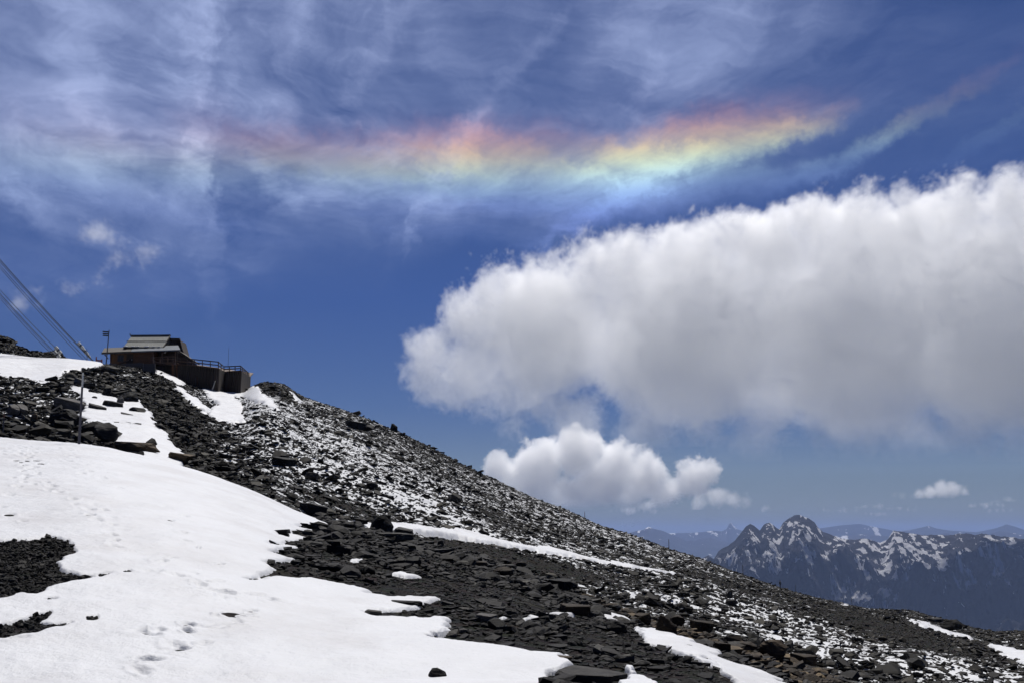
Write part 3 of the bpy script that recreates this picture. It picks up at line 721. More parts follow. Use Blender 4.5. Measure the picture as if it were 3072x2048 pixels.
MB().poly([Vector((p.x, p.y, p.z)) for p in dk[:3]]+[dk[-1]], (0, 0, -.18)).build('deck', M['wood_rail'], ter)
MB().poly([dk[2], dk[3], dk[4], dk[5], dk[6], dk[7], dk[8]], (0, 0, -.18)).build('deck', M['wood_rail'], ter)
# railings
rail = empty('terrace_railing', at(600, 1090, 178)); tag(rail, 'brown three-rail wooden railing running round the terrace edge', 'railing')
ro = rail.location; G = lambda x, y, d=0: at(x, y, 178+d)-ro
rp = [(518,1072,1093,2.0),(583,1077.5,1098,0),(655,1085,1107,-1.5),(672,1099,1117,3.0),(722,1097,1113,1.0),(748,1120,1131,9)]
for s, ((x0, t0, b0, d0_), (x1, t1_, b1, d1)) in enumerate(zip(rp[:-1], rp[1:])):
    for k, (f, mt) in enumerate(((0, 'wood_dark'), (.45, 'wood_rail'), (.88, 'wood_rail'))):
        MB().bar(G(x0, t0+(b0-t0)*f, d0_-.1), G(x1, t1_+(b1-t1_)*f, d1-.1), .08, .17).build('rail', M[mt], rail)
    n_ = [3, 3, 2, 3, 5][s]
    for i in range(n_):
        f = i/n_; x = x0+(x1-x0)*f; MB().bar(G(x, t0+(t1_-t0)*f-.5, d0_+(d1-d0_)*f-.02), G(x, b0+(b1-b0)*f+3, d0_+(d1-d0_)*f-.02), .13).build('post', M['wood_dark'], rail)
r2 = empty('porch_railing', at(490, 1080, 178)); tag(r2, 'light brown wooden railing in front of the dark hut porch', 'railing')
ro = r2.location
pp = [(453,1071.5,1084,1),(480,1071,1089,.5),(480,1070,1090,0),(527,1068.5,1090,0)]
for (x0, t0, b0, d0_), (x1, t1_, b1, d1) in ((pp[0], pp[1]), (pp[2], pp[3])):
    for f in (0, .36, .84): MB().bar(G(x0, t0+(b0-t0)*f, d0_), G(x1, t1_+(b1-t1_)*f, d1), .07, .16).build('rail', M['wood_rail'], r2)
for x, t_, b_ in ((459,1071,1088),(480,1069,1091),(503,1069,1091),(526,1067,1096)): MB().bar(G(x, t_, .1), G(x, b_, .1), .14).build('post', M['wood_rail'], r2)

def rod(name, a, b, r, mat, label, cat, group=None, kids=None, r2=None, n=8):
    o = MB().bar((0, 0, 0), Vector(b)-Vector(a), r, r2 or r, n).build(name, mat, None, a); tag(o, label, cat, group); return o
# mast on the terrace, plank leaning on its wall
a_ = at(684, 1113, 181); rod('aerial_mast', a_, at(686, 1042, 181), .035, M['steel'], 'thin upright aerial mast rising from the right end of the terrace', 'mast', r2=.02)
pk = hit(634, 1176); o = MB().bar((0, 0, 0), at(646, 1141, pk.y+.3)-pk, .28, .09).build('plank', M['wood_pale'], None, pk); tag(o, 'pale plank leaning against the terrace wall', 'plank')

# signpost
sg = at(318, 1096, 176); sgn = empty('signpost', sg); tag(sgn, 'tall thin signpost with three dark arrow boards left of the hut', 'signpost')
MB().bar((0, 0, 0), at(327.5, 990, 176)-sg, .10, .07, 10).build('pole', M['pole'], sgn)
for k, (y, dx) in enumerate(((995, 0), (1001, 0), (1006.5, 0))):
    w = lambda x, yy: at(x, yy, 175.9)-sg
    MB().poly([w(307, y), w(309, y-2), w(325.5, y-.8), w(325.5, y+3.2), w(309, y+1.6+.3)], (0, .06, 0)).build('arrow_board', M['sign'], sgn)
# marker poles
def marker(foot, topp, rad, lab, extra=None, dist=None):
    f = hit(*foot) if dist is None else at(*foot, dist); t_ = at(topp[0], topp[1], f.y)
    e = empty('marker_pole', f); tag(e, lab, 'marker pole', 'marker poles along the slopes')
    v = t_-f; MB().bar((0, 0, -.3), v*.8, rad, rad*.8, 10).build('pole', M['pole'], e)
    MB().bar(v*.8, v, rad*.8, rad*.62, 10).build('pole_top', M[extra or 'pole'], e)
marker((237, 1336), (249, 1117), .05, 'leaning pole with pale top standing among boulders behind the snow crest', 'galv')
marker((8, 1312), (13, 1236), .05, 'short dark pole with reddish top at the far left boulders', 'red')
marker((2007, 1642), (2006, 1616), .09, 'thin pole highest on the ridge left of the distant peaks')
marker((2229, 1722), (2228, 1692), .09, 'thin pole on the ridge just left of the tiny hiker')
marker((2387, 1774), (2386, 1752), .06, 'faint thin pole on the ridge right of the tiny hiker')
marker((2556, 1814), (2555, 1792), .07, 'short thin pole before the low rocks on the lower ridge')
marker((1754, 1550), (1754, 1533), .07, 'tiny pole on the ridge below the large lower cloud')
marker((262, 1083), (261, 1045), .06, 'short upright pole standing in front of the cable ends')
# rusty barrier beside the hut
bf = hit(296, 1086); br = empty('barrier', bf); tag(br, 'low rusty red board barrier between the cables and the hut', 'barrier')
w = lambda x, y: at(x, y, bf.y)-bf
MB().bar(w(289, 1070), w(289, 1088), .16).build('post', M['red'], br); MB().bar(w(305.5, 1077), w(305.5, 1090), .16).build('post', M['red'], br)
MB().bar(w(288, 1080.5), w(306, 1081.5), .1, .26).build('board', M['red'], br)

# ------------------------------------------------------------------ stay cables of the lift, coming down from outside the frame
def cable(p0, p1, rad, lab, d0=150, d1=182):
    rad *= .8
    e0_ = at(p0[0], p0[1], d0); e1_ = at(p1[0], p1[1], d1); v = (e0_-e1_)
    cu = MB()
    bm = cu.bm; n = 24; ring = []
    q = v.to_track_quat('Z', 'Y').to_matrix(); Lg = v.length
    for i in range(n+1):
        f = i/n; c = v*f*1.25+Vector((0, 0, -Lg*.012*4*f*(1-f/1.25)))
        ring.append([bm.verts.new(c+q @ Vector((rad*math.cos(a), rad*math.sin(a), 0))) for a in [k*math.pi/3 for k in range(6)]])
    for i in range(n):
        for k in range(6): bm.faces.new((ring[i][k], ring[i][(k+1) % 6], ring[i+1][(k+1) % 6], ring[i+1][k]))
    o = cu.build('stay_cable', M['steel'], None, e1_, smooth=True); tag(o, lab, 'cable', 'stay cables slanting down from the upper left'); return e1_, v
GA = 'heavy topmost cable of the upper bundle, ending at the right connector'
cable((0, 769), (287, 1089), .075, GA); cable((0, 776), (282, 1087), .06, 'second cable close under the topmost one')
cable((0, 786), (266, 1084), .055, 'middle cable of the upper bundle, reaching the snow by the short pole')
cable((0, 794), (252, 1080), .055, 'lowest cable of the upper bundle')
cable((0, 860), (203, 1078), .055, 'topmost cable of the lower bundle, ending at the left connector')
cable((0, 871), (186, 1078), .07, 'heavy second cable of the lower bundle')
cable((0, 877), (180, 1078), .045, 'thin third cable of the lower bundle')
cable((0, 885), (160, 1066), .055, 'lowest cable of the lower bundle, nearest the rocky knoll')
def connector(a, b, lab, d=181, s=1.):
    A_ = at(*a, d); B_ = at(*b, d); v = B_-A_; e = empty('cable_connector', A_); tag(e, lab, 'cable connector', 'metal connectors at the cable ends')
    qz = v.to_track_quat('X', 'Z').to_euler(); n_ = v.normalized(); up = n_.cross(Vector((0, 1, 0))).normalized()
    for k in (.08, .86): MB().box(v*k, (.5*s, .34*s, .55*s), qz).build('clamp', M['galv'], e, bevel=.04)
    for k in (-1, 1): MB().bar(v*.1+up*.16*k, v*.85+up*.16*k, .07*s, None, 8).build('tension_rod', M['galv'], e)
    MB().box(v*.5, (.28*s, .2*s, .5*s), qz).build('turnbuckle', M['steel'], e, bevel=.03)
connector((236, 1030), (248, 1044), 'pale upper connector on the topmost cable'); connector((249, 1047), (261, 1061), 'second pale connector lower on the topmost cable')
connector((168, 1043), (181, 1059), 'larger connector at the end of the lower bundle', s=1.15); connector((164, 1056), (178, 1071), 'connector just below the larger one beside the knoll', 180, 1.1)
connector((262, 1062), (270, 1072), 'small dark connector near the snow behind the short pole', 181, .7)

# ------------------------------------------------------------------ hiker on the ridge
def skin_body(name, J, E_, mat, parent, sub=1):
    me = bpy.data.meshes.new(name); me.from_pydata([j[:3] for j in J], E_, []); o = link(name, me, mat, parent)
    md = o.modifiers.new('skin', 'SKIN')
    for i, j in enumerate(J): me.skin_vertices[0].data[i].radius = (j[3], j[3]*(j[4] if len(j) > 4 else 1))
    me.skin_vertices[0].data[0].use_root = True
    s = o.modifiers.new('sub', 'SUBSURF'); s.levels = sub; s.render_levels = sub; return o
hk = hit(2341, 1764); hiker = empty('person', hk, R(160)); tag(hiker, 'hiker in dark clothes with backpack walking up the distant ridge', 'person')
J = [(0,0,.93,.13,.8),(0,-.03,1.15,.14,.75),(0,-.08,1.38,.16,.7),(0,-.11,1.50,.055),(0,-.14,1.60,.075),(0,-.15,1.70,.085),(0,-.15,1.77,.05),
     (.09,0,.88,.09),(.11,-.22,.50,.062),(.11,-.20,.08,.04),(.11,-.34,.04,.035),(-.09,0,.88,.09),(-.10,.10,.48,.062),(-.10,.34,.12,.04),(-.10,.26,.04,.035),
     (.19,-.08,1.38,.06),(.25,-.04,1.12,.045),(.24,-.28,1.02,.03),(.24,-.34,1.01,.028,.6),(-.19,-.08,1.38,.06),(-.26,0,1.12,.045),(-.25,-.22,1.0,.03),(-.25,-.28,.99,.028,.6)]
E_ = [(0,1),(1,2),(2,3),(3,4),(4,5),(5,6),(0,7),(7,8),(8,9),(9,10),(0,11),(11,12),(12,13),(13,14),(2,15),(15,16),(16,17),(17,18),(2,19),(19,20),(20,21),(21,22)]
for w_, sx in ((18, 1), (22, -1)):
    bx = J[w_]
    for k in range(5):
        a = (k-2)*.018; n0 = len(J); l_ = (.05, .07, .078, .072, .055)[k]
        if k == 0: J.append((bx[0]-sx*.03, bx[1]+.01, bx[2]+.01, .009)); J.append((bx[0]-sx*.04, bx[1]-.03, bx[2]-.005, .008))
        else: J.append((bx[0]+a, bx[1]-l_*.6, bx[2]-.01, .009)); J.append((bx[0]+a, bx[1]-l_*.8, bx[2]-.045, .008))
        E_ += [(w_, n0), (n0, n0+1)]
skin_body('body', J, E_, M['cloth'], hiker, 1)
MB().box((0, .13, 1.28), (.34, .24, .5)).box((0, .12, 1.56), (.28, .18, .1)).build('backpack', M['sign'], hiker, bevel=.05)
hd = MB(); bmesh.ops.create_uvsphere(hd.bm, u_segments=16, v_segments=10, radius=1, matrix=Matrix.Translation((0, -.15, 1.69)) @ Matrix.Diagonal((.085, .10, .12, 1)))
hd.box((0, -.255, 1.68), (.02, .03, .03)); hd.build('face', M['skin'], hiker, smooth=True)
ht = MB(); bmesh.ops.create_uvsphere(ht.bm, u_segments=16, v_segments=8, radius=1, matrix=Matrix.Translation((0, -.14, 1.75)) @ Matrix.Diagonal((.10, .115, .085, 1))); ht.build('cap', M['cloth'], hiker, smooth=True)
for s in (-1, 1): MB().bar((.25*s, -.34, 1.08), (.3*s, -.55, .0), .014, .009, 6).build('walking_pole', M['galv'], hiker)

# ------------------------------------------------------------------ rocky knoll behind the left snow bank
kx = []; D0 = 235.
azk = np.linspace(azte(-320, 1000)[0], azte(215, 1080)[0], 220); tt = np.linspace(0, 1, 70)
crest = [(-320,960),(-100,985),(0,1004),(25,1010),(40,1022),(48,1040),(70,1046),(100,1056),(140,1062),(165,1058),(178,1068),(190,1080),(215,1092)]
ca = [azte(*p)[0] for p in crest]; ct = [azte(*p)[1] for p in crest]
KA, KT = np.meshgrid(azk, tt); kr = 200+60*KT; tc = np.interp(KA, ca, ct); prf = np.where(KT < .6, .145+(tc-.145)*np.sin(KT/.6*math.pi/2), tc-(KT-.6)*.25)
kX = kr*np.sin(KA); kY = kr*np.cos(KA); kZ = kr*prf+fbm(kX/3, kY/3, 4, 8)*1.1
kn = grid_mesh('rocky_knoll', kX, kY, kZ, None, M['scree'], {'fleck': np.full(kX.shape, .28)+.5*blob(*proj(kX, kY, kZ), 20, 1062, 30, 7)}); tag(kn, kind='structure')
nk = 5000; a = rng.uniform(azk[0], azk[-1], nk); q_ = rng.uniform(.05, .8, nk); r_ = 200+60*q_
tc = np.interp(a, ca, ct); pr_ = np.where(q_ < .6, .145+(tc-.145)*np.sin(q_/.6*math.pi/2), tc-(q_-.6)*.25); xk = r_*np.sin(a); yk = r_*np.cos(a)
sz = np.clip(.5*(1-rng.random(nk)*.97)**-.4, .4, 2.2); idx = rng.integers(0, len(KN), nk)
pk_ = np.stack([xk, yk, r_*pr_+fbm(xk/3, yk/3, 4, 8)*1.1+.1], -1)
scatter('knoll_scree', C_FAR, pk_, np.stack([rng.normal(0, .3, nk), rng.normal(0, .3, nk), rng.uniform(0, 6.28, nk)], -1), np.stack([sz*1.2, sz*.8, sz*HKA[idx]], -1), idx)

# ------------------------------------------------------------------ distant mountains
def ridged(x, y, oct, seed):
    s = 0; a = 1; t_ = 0
    for k in range(oct):
        s = s+a*(1-np.abs(vn(x, y, seed+k*13)*2-1)); t_ += a; a *= .52; x, y = x*1.9+y*.6, y*1.9-x*.6
    return s/t_
def mountain(name, pts, D, depth, foot, amp, cell, mat, ncol, nrow, seed, az0, az1, cn=1.):
    a = np.array([azte(*p)[0] for p in pts]); te = np.array([azte(*p)[1] for p in pts])
    A = np.linspace(azte(az0, 1600)[0], azte(az1, 1600)[0], ncol); tt = np.concatenate([np.linspace(0, 1, nrow), 1+np.linspace(0, 1, 20)[1:]])
    AA_, TT = np.meshgrid(A, tt); r = D-depth+depth*TT
    c = np.interp(AA_, a, te)*D
    x = r*np.sin(AA_); y = r*np.cos(AA_)
    body = foot+(c-foot)*np.clip(TT, 0, 1)**1.35
    rg = ridged(x/cell+seed, y/cell, 6, seed)-.62
    env = np.clip((1-TT)*5., .17*cn, 1)*np.clip(TT*4+.1, 0, 1)
    z = body+rg*amp*env
    z = np.where(TT > 1, c-(TT-1)*depth*.9+rg*amp*.3, z)
    gz = np.gradient(z, axis=1)
    snowy = fbm(x/(cell*.07), y/(cell*.15), 6, seed+3, .66)-rg*.8+.25*fbm(x/cell, y/cell, 3, seed+5)
    o = grid_mesh(name, x, y, z, None, mat, {'snowy': snowy}); tag(o, kind='structure'); return o
def mtn_mat(name, thr, zlo, zhi, sn=(.62, .62, .64)):
    m = bpy.data.materials.new(name); t, n, l = nodes(m); b = n['Principled BSDF']; co = n.new('ShaderNodeTexCoord').outputs['Object']
    geo = n.new('ShaderNodeNewGeometry'); sx = n.new('ShaderNodeSeparateXYZ'); l.new(co, sx.inputs[0])
    a = N(t, 'ShaderNodeAttribute', attribute_name='snowy').outputs['Fac']
    nf = noise(t, co, .006, 6, .7); nb = noise(t, co, .0012, 5, .6)
    alt = n.new('ShaderNodeMapRange'); alt.inputs['From Min'].default_value = zlo; alt.inputs['From Max'].default_value = zhi; alt.inputs['To Min'].default_value = -.30; alt.inputs['To Max'].default_value = .05; l.new(sx.outputs[2], alt.inputs['Value'])
    v = mth(t, 'ADD', mth(t, 'ADD', a, mth(t, 'MULTIPLY', mth(t, 'SUBTRACT', nf, .5), .5)), alt.outputs[0])
    f = ramp(t, mth(t, 'SUBTRACT', v, thr-.5), [(.49, (0, 0, 0)), (.53, (1, 1, 1))]).outputs[0]
    g = n.new('ShaderNodeMapRange'); g.inputs['From Min'].default_value = zlo-300; g.inputs['From Max'].default_value = zlo+250; l.new(sx.outputs[2], g.inputs['Value'])
    rk = ramp(t, nb, [(.3, (.008, .008, .010)), (.7, (.028, .026, .028))]).outputs[0]; gr = ramp(t, nb, [(.3, (.006, .012, .006)), (.7, (.016, .024, .014))]).outputs[0]
    c = mixc(t, f, mixc(t, g.outputs[0], gr, rk), sn); l.new(c, b.inputs['Base Color']); b.inputs['Roughness'].default_value = .9; b.inputs['Specular IOR Level'].default_value = .1
    l.new(bump(t, noise(t, co, .012, 8, .75), 1., 55), b.inputs['Normal']); return m
MM = mtn_mat('near_range', .13, -1150, 100, (.50, .50, .52)); MF = mtn_mat('far_range', .36, -600, 250)
P1 = [(1700,1760),(2050,1700),(2110,1670),(2125,1658),(2140,1672),(2155,1652),(2185,1640),(2205,1622),(2222,1600),(2238,1582),(2250,1577),(2262,1582),(2280,1597),(2292,1580),(2310,1572),(2330,1587),(2338,1590),
      (2350,1568),(2368,1553),(2385,1547),(2400,1548),(2425,1560),(2445,1575),(2456,1592),(2470,1606),(2500,1614),(2530,1616),(2560,1620),(2590,1613),(2610,1616),(2640,1622),(2662,1612),(2680,1588),(2695,1592),
      (2730,1600),(2770,1606),(2820,1610),(2870,1608),(2900,1605),(2925,1608),(2945,1598),(2958,1600),(2970,1606),(3000,1608),(3072,1612),(3300,1605),(3600,1620),(4200,1640)]
mountain('main_mountain_range', P1, 12500, 5200, -1350, 900, 820, MM, 1600, 520, 11, 1600, 4100, 1.)
P2 = [(1500,1640),(1800,1620),(1905,1592),(1930,1588),(1945,1579),(1960,1584),(1990,1592),(2020,1604),(2060,1620),(2090,1616),(2130,1610),(2180,1625),(2260,1635),(2400,1610),(2520,1605),(2600,1600),(2700,1612),(2800,1606),(2830,1598),(2846,1596),(2870,1606),(2920,1612),(3000,1590),(3060,1600),(3300,1600),(4200,1620)]
mountain('second_mountain_range', P2, 36000, 9000, -1350, 420, 3600, MF, 900, 110, 29, 1300, 4100, .9)
P3 = [(1300,1605),(1900,1600),(2080,1596),(2140,1590),(2165,1592),(2180,1584),(2188,1568),(2193,1563),(2200,1574),(2212,1585),(2240,1594),(2330,1590),(2450,1584),(2530,1574),(2580,1570),(2640,1582),(2700,1592),(2750,1584),(2785,1576),(2810,1584),(2850,1590),(2930,1594),(2990,1582),(3020,1571),(3050,1580),(3072,1588),(3300,1580),(4200,1600)]
mountain('third_mountain_range', P3, 43500, 5000, -1350, 300, 3600, MF, 900, 60, 47, 1100, 4200, .9)

# valley floor as one sheet to the horizon
m = bpy.data.materials.new('valley'); t, n, l = nodes(m); b = n['Principled BSDF']; co = n.new('ShaderNodeTexCoord').outputs['Object']
l.new(ramp(t, noise(t, co, .0006, 7, .6), [(.35, (.02, .032, .018)), (.65, (.06, .065, .05))]).outputs[0], b.inputs['Base Color']); b.inputs['Roughness'].default_value = .95; b.inputs['Specular IOR Level'].default_value = .05
MB().poly([(-110000, -110000, -1400), (110000, -110000, -1400), (110000, 110000, -1400), (-110000, 110000, -1400)], (0, 0, -30)).build('valley_ground', m).__setitem__('kind', 'structure')

# ------------------------------------------------------------------ air
m = bpy.data.materials.new('haze_air'); t, n, l = nodes(m); n.clear(); out = n.new('ShaderNodeOutputMaterial'); pv = n.new('ShaderNodeVolumePrincipled')
pv.inputs['Color'].default_value = (.37, .50, .85, 1); pv.inputs['Density'].default_value = HAZE; pv.inputs['Anisotropy'].default_value = 0
l.new(pv.outputs[0], out.inputs['Volume'])
hz = MB().box((0, 0, (600-1440)/2), (190000, 190000, 600+1440)).build('haze', m); hz['kind'] = 'stuff'

# ------------------------------------------------------------------ clouds
def cloud(name, label, blobs, Y, vox, dens, seed, nscale, namp, ysq=1., soft=.25, group=None, fine=0., fade=0):
    B = []
    for q in blobs:
        px, py, r = q[:3]; c = at(px, py, Y); k = r/F*Y; B.append((c.x, c.y+(q[3]*k if len(q) > 3 else 0), c.z, k))
    ctr = Vector((sum(q[0] for q in B)/len(B), Y, sum(q[2] for q in B)/len(B)))
    pad = 1.2
    mn_ = [min(q[i]-q[3]*pad*(ysq if i == 1 else 1) for q in B)-ctr[i] for i in range(3)]; mx_ = [max(q[i]+q[3]*pad*(ysq if i == 1 else 1) for q in B)-ctr[i] for i in range(3)]
    mn_[2] = max(mn_[2], 620-ctr.z)
    ng = bpy.data.node_groups.new(name, 'GeometryNodeTree'); ng.interface.new_socket('Geometry', in_out='OUTPUT', socket_type='NodeSocketGeometry')
    n = ng.nodes; l = ng.links; out = n.new('NodeGroupOutput'); vc = n.new('GeometryNodeVolumeCube'); pos = n.new('GeometryNodeInputPosition').outputs[0]
    vc.inputs['Min'].default_value = mn_; vc.inputs['Max'].default_value = mx_
    for k, ax in enumerate('XYZ'): vc.inputs['Resolution '+ax].default_value = max(8, int((mx_[k]-mn_[k])/vox[k]))
    wp = vmth(ng, 'ADD', pos, (seed*977., 0, 0))
    nz = noise(ng, wp, 1/nscale, 8, .6, .15); 
    acc = None
    ps = vmth(ng, 'MULTIPLY', pos, (1, 1/ysq, 1))
    for (x, y, z, r) in B:
        v = vmth(ng, 'SUBTRACT', ps, (x-ctr.x, (y-ctr.y)/ysq, z-ctr.z)); dn = n.new('ShaderNodeVectorMath'); dn.operation = 'LENGTH'; l.new(v, dn.inputs[0])
        q = mth(ng, 'MULTIPLY_ADD', dn.outputs['Value'], -1/nscale, r/nscale)
        if acc is None: acc = q
        else:
            s = n.new('ShaderNodeMath'); s.operation = 'SMOOTH_MAX'; s.inputs[2].default_value = .25; l.new(acc, s.inputs[0]); l.new(q, s.inputs[1]); acc = s.outputs[0]
    v = mth(ng, 'ADD', acc, mth(ng, 'MULTIPLY_ADD', nz, namp, -namp*.52))
    if fine:
        v = mth(ng, 'ADD', v, mth(ng, 'MULTIPLY_ADD', noise(ng, wp, 3.6/nscale, 6, .7, 1.2), fine, -fine*.52))
    mr = n.new('ShaderNodeMapRange'); mr.inputs['From Max'].default_value = soft; mr.inputs['To Max'].default_value = dens; l.new(v, mr.inputs['Value'])
    if fade:
        sz_ = n.new('ShaderNodeSeparateXYZ'); l.new(pos, sz_.inputs[0]); m2 = n.new('ShaderNodeMapRange'); m2.inputs['From Min'].default_value = mn_[2]; m2.inputs['From Max'].default_value = mn_[2]+(mx_[2]-mn_[2])*.5
        m2.inputs['To Min'].default_value = fade; l.new(sz_.outputs[2], m2.inputs['Value']); dn_ = mth(ng, 'MULTIPLY', mr.outputs[0], m2.outputs[0])
        m3 = n.new('ShaderNodeMapRange'); m3.interpolation_type = 'SMOOTHSTEP'; m3.inputs['From Min'].default_value = mn_[2]+10; m3.inputs['From Max'].default_value = mn_[2]+(mx_[2]-mn_[2])*.16; l.new(sz_.outputs[2], m3.inputs['Value']); dn_ = mth(ng, 'MULTIPLY', dn_, m3.outputs[0])
    else: dn_ = mr.outputs[0]
    # no density at the walls of the box
    l.new(dn_, vc.inputs['Density'])
    sm = n.new('GeometryNodeSetMaterial'); l.new(vc.outputs[0], sm.inputs[0]); l.new(sm.outputs[0], out.inputs[0])
    mat = bpy.data.materials.get('cloud_vapour')
    if not mat:
        mat = bpy.data.materials.new('cloud_vapour'); t, nn, ll = nodes(mat); nn.clear(); o_ = nn.new('ShaderNodeOutputMaterial'); pv = nn.new('ShaderNodeVolumePrincipled'); ll.new(pv.outputs[0], o_.inputs['Volume'])
        pv.inputs['Color'].default_value = (1, 1, 1, 1); pv.inputs['Density'].default_value = 1; pv.inputs['Anisotropy'].default_value = .5
    sm.inputs['Material'].default_value = mat
    vol = bpy.data.volumes.new(name); o = link('cloud', vol, None, None, ctr); md = o.modifiers.new('gn', 'NODES'); md.node_group = ng
    vol.render.step_size = 0
    tag(o, label, 'cloud', group); return o
CG = 'cumulus clouds over the valley'
BIG = [(1300,1060,110),(1255,1110,70),(1400,960,130),(1520,900,150),(1500,1090,150),(1650,870,140),(1700,1020,190),(1760,800,100),(1850,830,170),(1900,1020,220),(2050,800,170),(2150,740,110),(2100,1000,250),
       (2220,700,80),(2300,820,220),(2350,1050,250),(2480,740,190),(2620,640,110),(2700,600,70),(2650,800,230),(2700,1020,240),(2850,700,190),(2900,900,260),(3050,640,150),(3100,860,280),(3250,1000,300),(3000,1130,190),(3200,1250,160),
       (1390,1190,100),(1530,1225,100),(1740,1245,120),(1930,1280,115),(2120,1300,100),(2270,1335,75),(2370,1365,45),(2450,1290,90),(2600,1260,120),(2720,1250,140),(2900,1290,130),(3080,1330,110),(2500,1180,130),(2280,1200,150),(1300,1150,90),(1650,1180,120),(1480,1150,120),(1640,1000,250),(2080,1000,330),(2550,1010,350),(2980,980,370),(2500,1300,100),(2250,1300,110),(2720,1340,90),(2950,1370,80),(3080,1400,90),(2380,1400,45),(2340,1370,60),(2180,1370,50),(2000,1350,60),(2860,1400,50),(1400,1100,140),(1850,560+160,30),(2480,600,50),(3300,700,200)]
cloud('cloud', 'huge white cumulus bank filling the right half of the sky', BIG, 11500, (21, 44, 21), CD*.77, 1, 600, 1.5, .40, .30, CG, 1.15, .14)
C2 = [(1560,1440,70),(1500,1420,45),(1620,1390,85),(1740,1360,90),(1850,1390,80),(1800,1450,90),(1930,1430,80),(1990,1470,60),(2080,1430,65),(2120,1420,45),(1650,1480,60),(1880,1490,60),(1590,1480,90),(1720,1510,90),(1880,1525,60),(1500,1400,60),(1480,1460,60),(1700,1330,45),(1780,1320,40)]
cloud('cloud', 'compact billowing cumulus just above the rocky skyline below the huge bank', C2, 30000, (48, 100, 44), CD*.62, 3, 560, 2.4, .7, .26, CG, 1.25, .5)
cloud('cloud', 'small flat-based cloud right of the billowing cumulus', [(2100,1508,28),(2150,1490,36),(2200,1492,32),(2235,1500,20)], 27000, (36, 70, 30), CD*.45, 5, 370, 1.7, .8, .5, CG, .5)
cloud('cloud', 'small pale cloud highest above the distant peaks on the right', [(2760,1482,20),(2790,1474,26),(2825,1466,30),(2862,1464,27),(2893,1474,17)], 18500, (22, 36, 17), CD*1.1, 7, 160, 1.5, .8, .5, CG, .5)
cloud('cloud', 'thin little cloud left of the small pale one', [(2680,1484,13),(2710,1486,14),(2735,1488,9)], 19000, (20, 36, 15), .0022, 8, 140, 1.4, .8, .6, CG, .4)
cloud('cloud', 'ragged faint cloud scrap above the cables', [(285,705,44),(330,712,56),(375,732,54),(425,755,46),(345,768,48),(300,820,34),(240,850,34),(180,865,40),(120,885,38),(60,905,30),(460,760,26)], 3600, (6, 12, 6), .017, 9, 130, 2.3, .6, .9, CG, 1.1)
for k, (x, y, w_, h_) in enumerate([(2610,1518,40,9),(2520,1530,50,8),(2700,1524,50,8),(1950,1512,30,14),(1900,1530,70,12),(2310,1524,24,8),(2960,1512,70,9),(3020,1500,30,9),(2990,1532,90,7),(2450,1548,50,7),(2640,1540,60,7)]):
    bl = [(x+(i-4)*w_*.24, y+random.uniform(-1.5, 1.5), h_*random.uniform(.8, 1.15)*(1.05-abs(i-4)*.12)) for i in range(9)]
    cloud('cloud', 'faint low cloud streak hovering just above the horizon haze', bl, 38000, (56, 100, 40), .009, 20+k, 420, 1.3, .9, .6, 'faint cloud streaks over the horizon', .4)
o = cloud('cloud', 'wisp of mist clinging to the far side of the domed peak', [(2470,1600,20),(2490,1618,22),(2485,1640,22),(2510,1605,16)], 11400, (14, 26, 12), .0016, 41, 170, 2.2, .8, .9, None, .8) if False else None

# ------------------------------------------------------------------ camera, sun, sky
cam = bpy.data.cameras.new('camera'); co_ = bpy.data.objects.new('camera', cam); COL.objects.link(co_)
cam.sensor_width = 36; cam.lens = 36*F/3072; cam.clip_start = .1; cam.clip_end = 4e5; co_.rotation_euler = (math.pi/2+PITCH, 0, 0); sc.camera = co_
SE = R(62); SA = R(8)
ld = bpy.data.lights.new('sun', 'SUN'); lo = bpy.data.objects.new('sun', ld); COL.objects.link(lo); ld.energy = SUN; ld.angle = R(.5); ld.color = (1, .965, .91)
sd = Vector((math.sin(SA)*math.cos(SE), math.cos(SA)*math.cos(SE), math.sin(SE))); lo.rotation_euler = sd.to_track_quat('Z', 'Y').to_euler()
wd = bpy.data.worlds.new('World'); sc.world = wd; wd.use_nodes = True; t = wd.node_tree; n = t.nodes; l = t.links; bg = n['Background']
sky = n.new('ShaderNodeTexSky'); sky.sky_type = 'NISHITA'; sky.sun_disc = False; sky.sun_elevation = SE; sky.sun_rotation = SA; sky.altitude = 3000; sky.air_density = .75; sky.dust_density = .15; sky.ozone_density = 4
gen = n.new('ShaderNodeTexCoord').outputs['Generated']; sx = n.new('ShaderNodeSeparateXYZ'); l.new(gen, sx.inputs[0])
azn = mth(t, 'MULTIPLY', mth(t, 'ARCTAN2', sx.outputs[0], sx.outputs[1]), 180/math.pi); eln = mth(t, 'MULTIPLY', mth(t, 'ARCSINE', sx.outputs[2]), 180/math.pi)
cb = n.new('ShaderNodeCombineXYZ'); l.new(azn, cb.inputs[0]); l.new(eln, cb.inputs[1]); P0 = cb.outputs[0]      # sky position in degrees (azimuth, elevation)
def deg(px, py):
    a, te = azte(px, py); return math.degrees(a), math.degrees(math.atan(te))
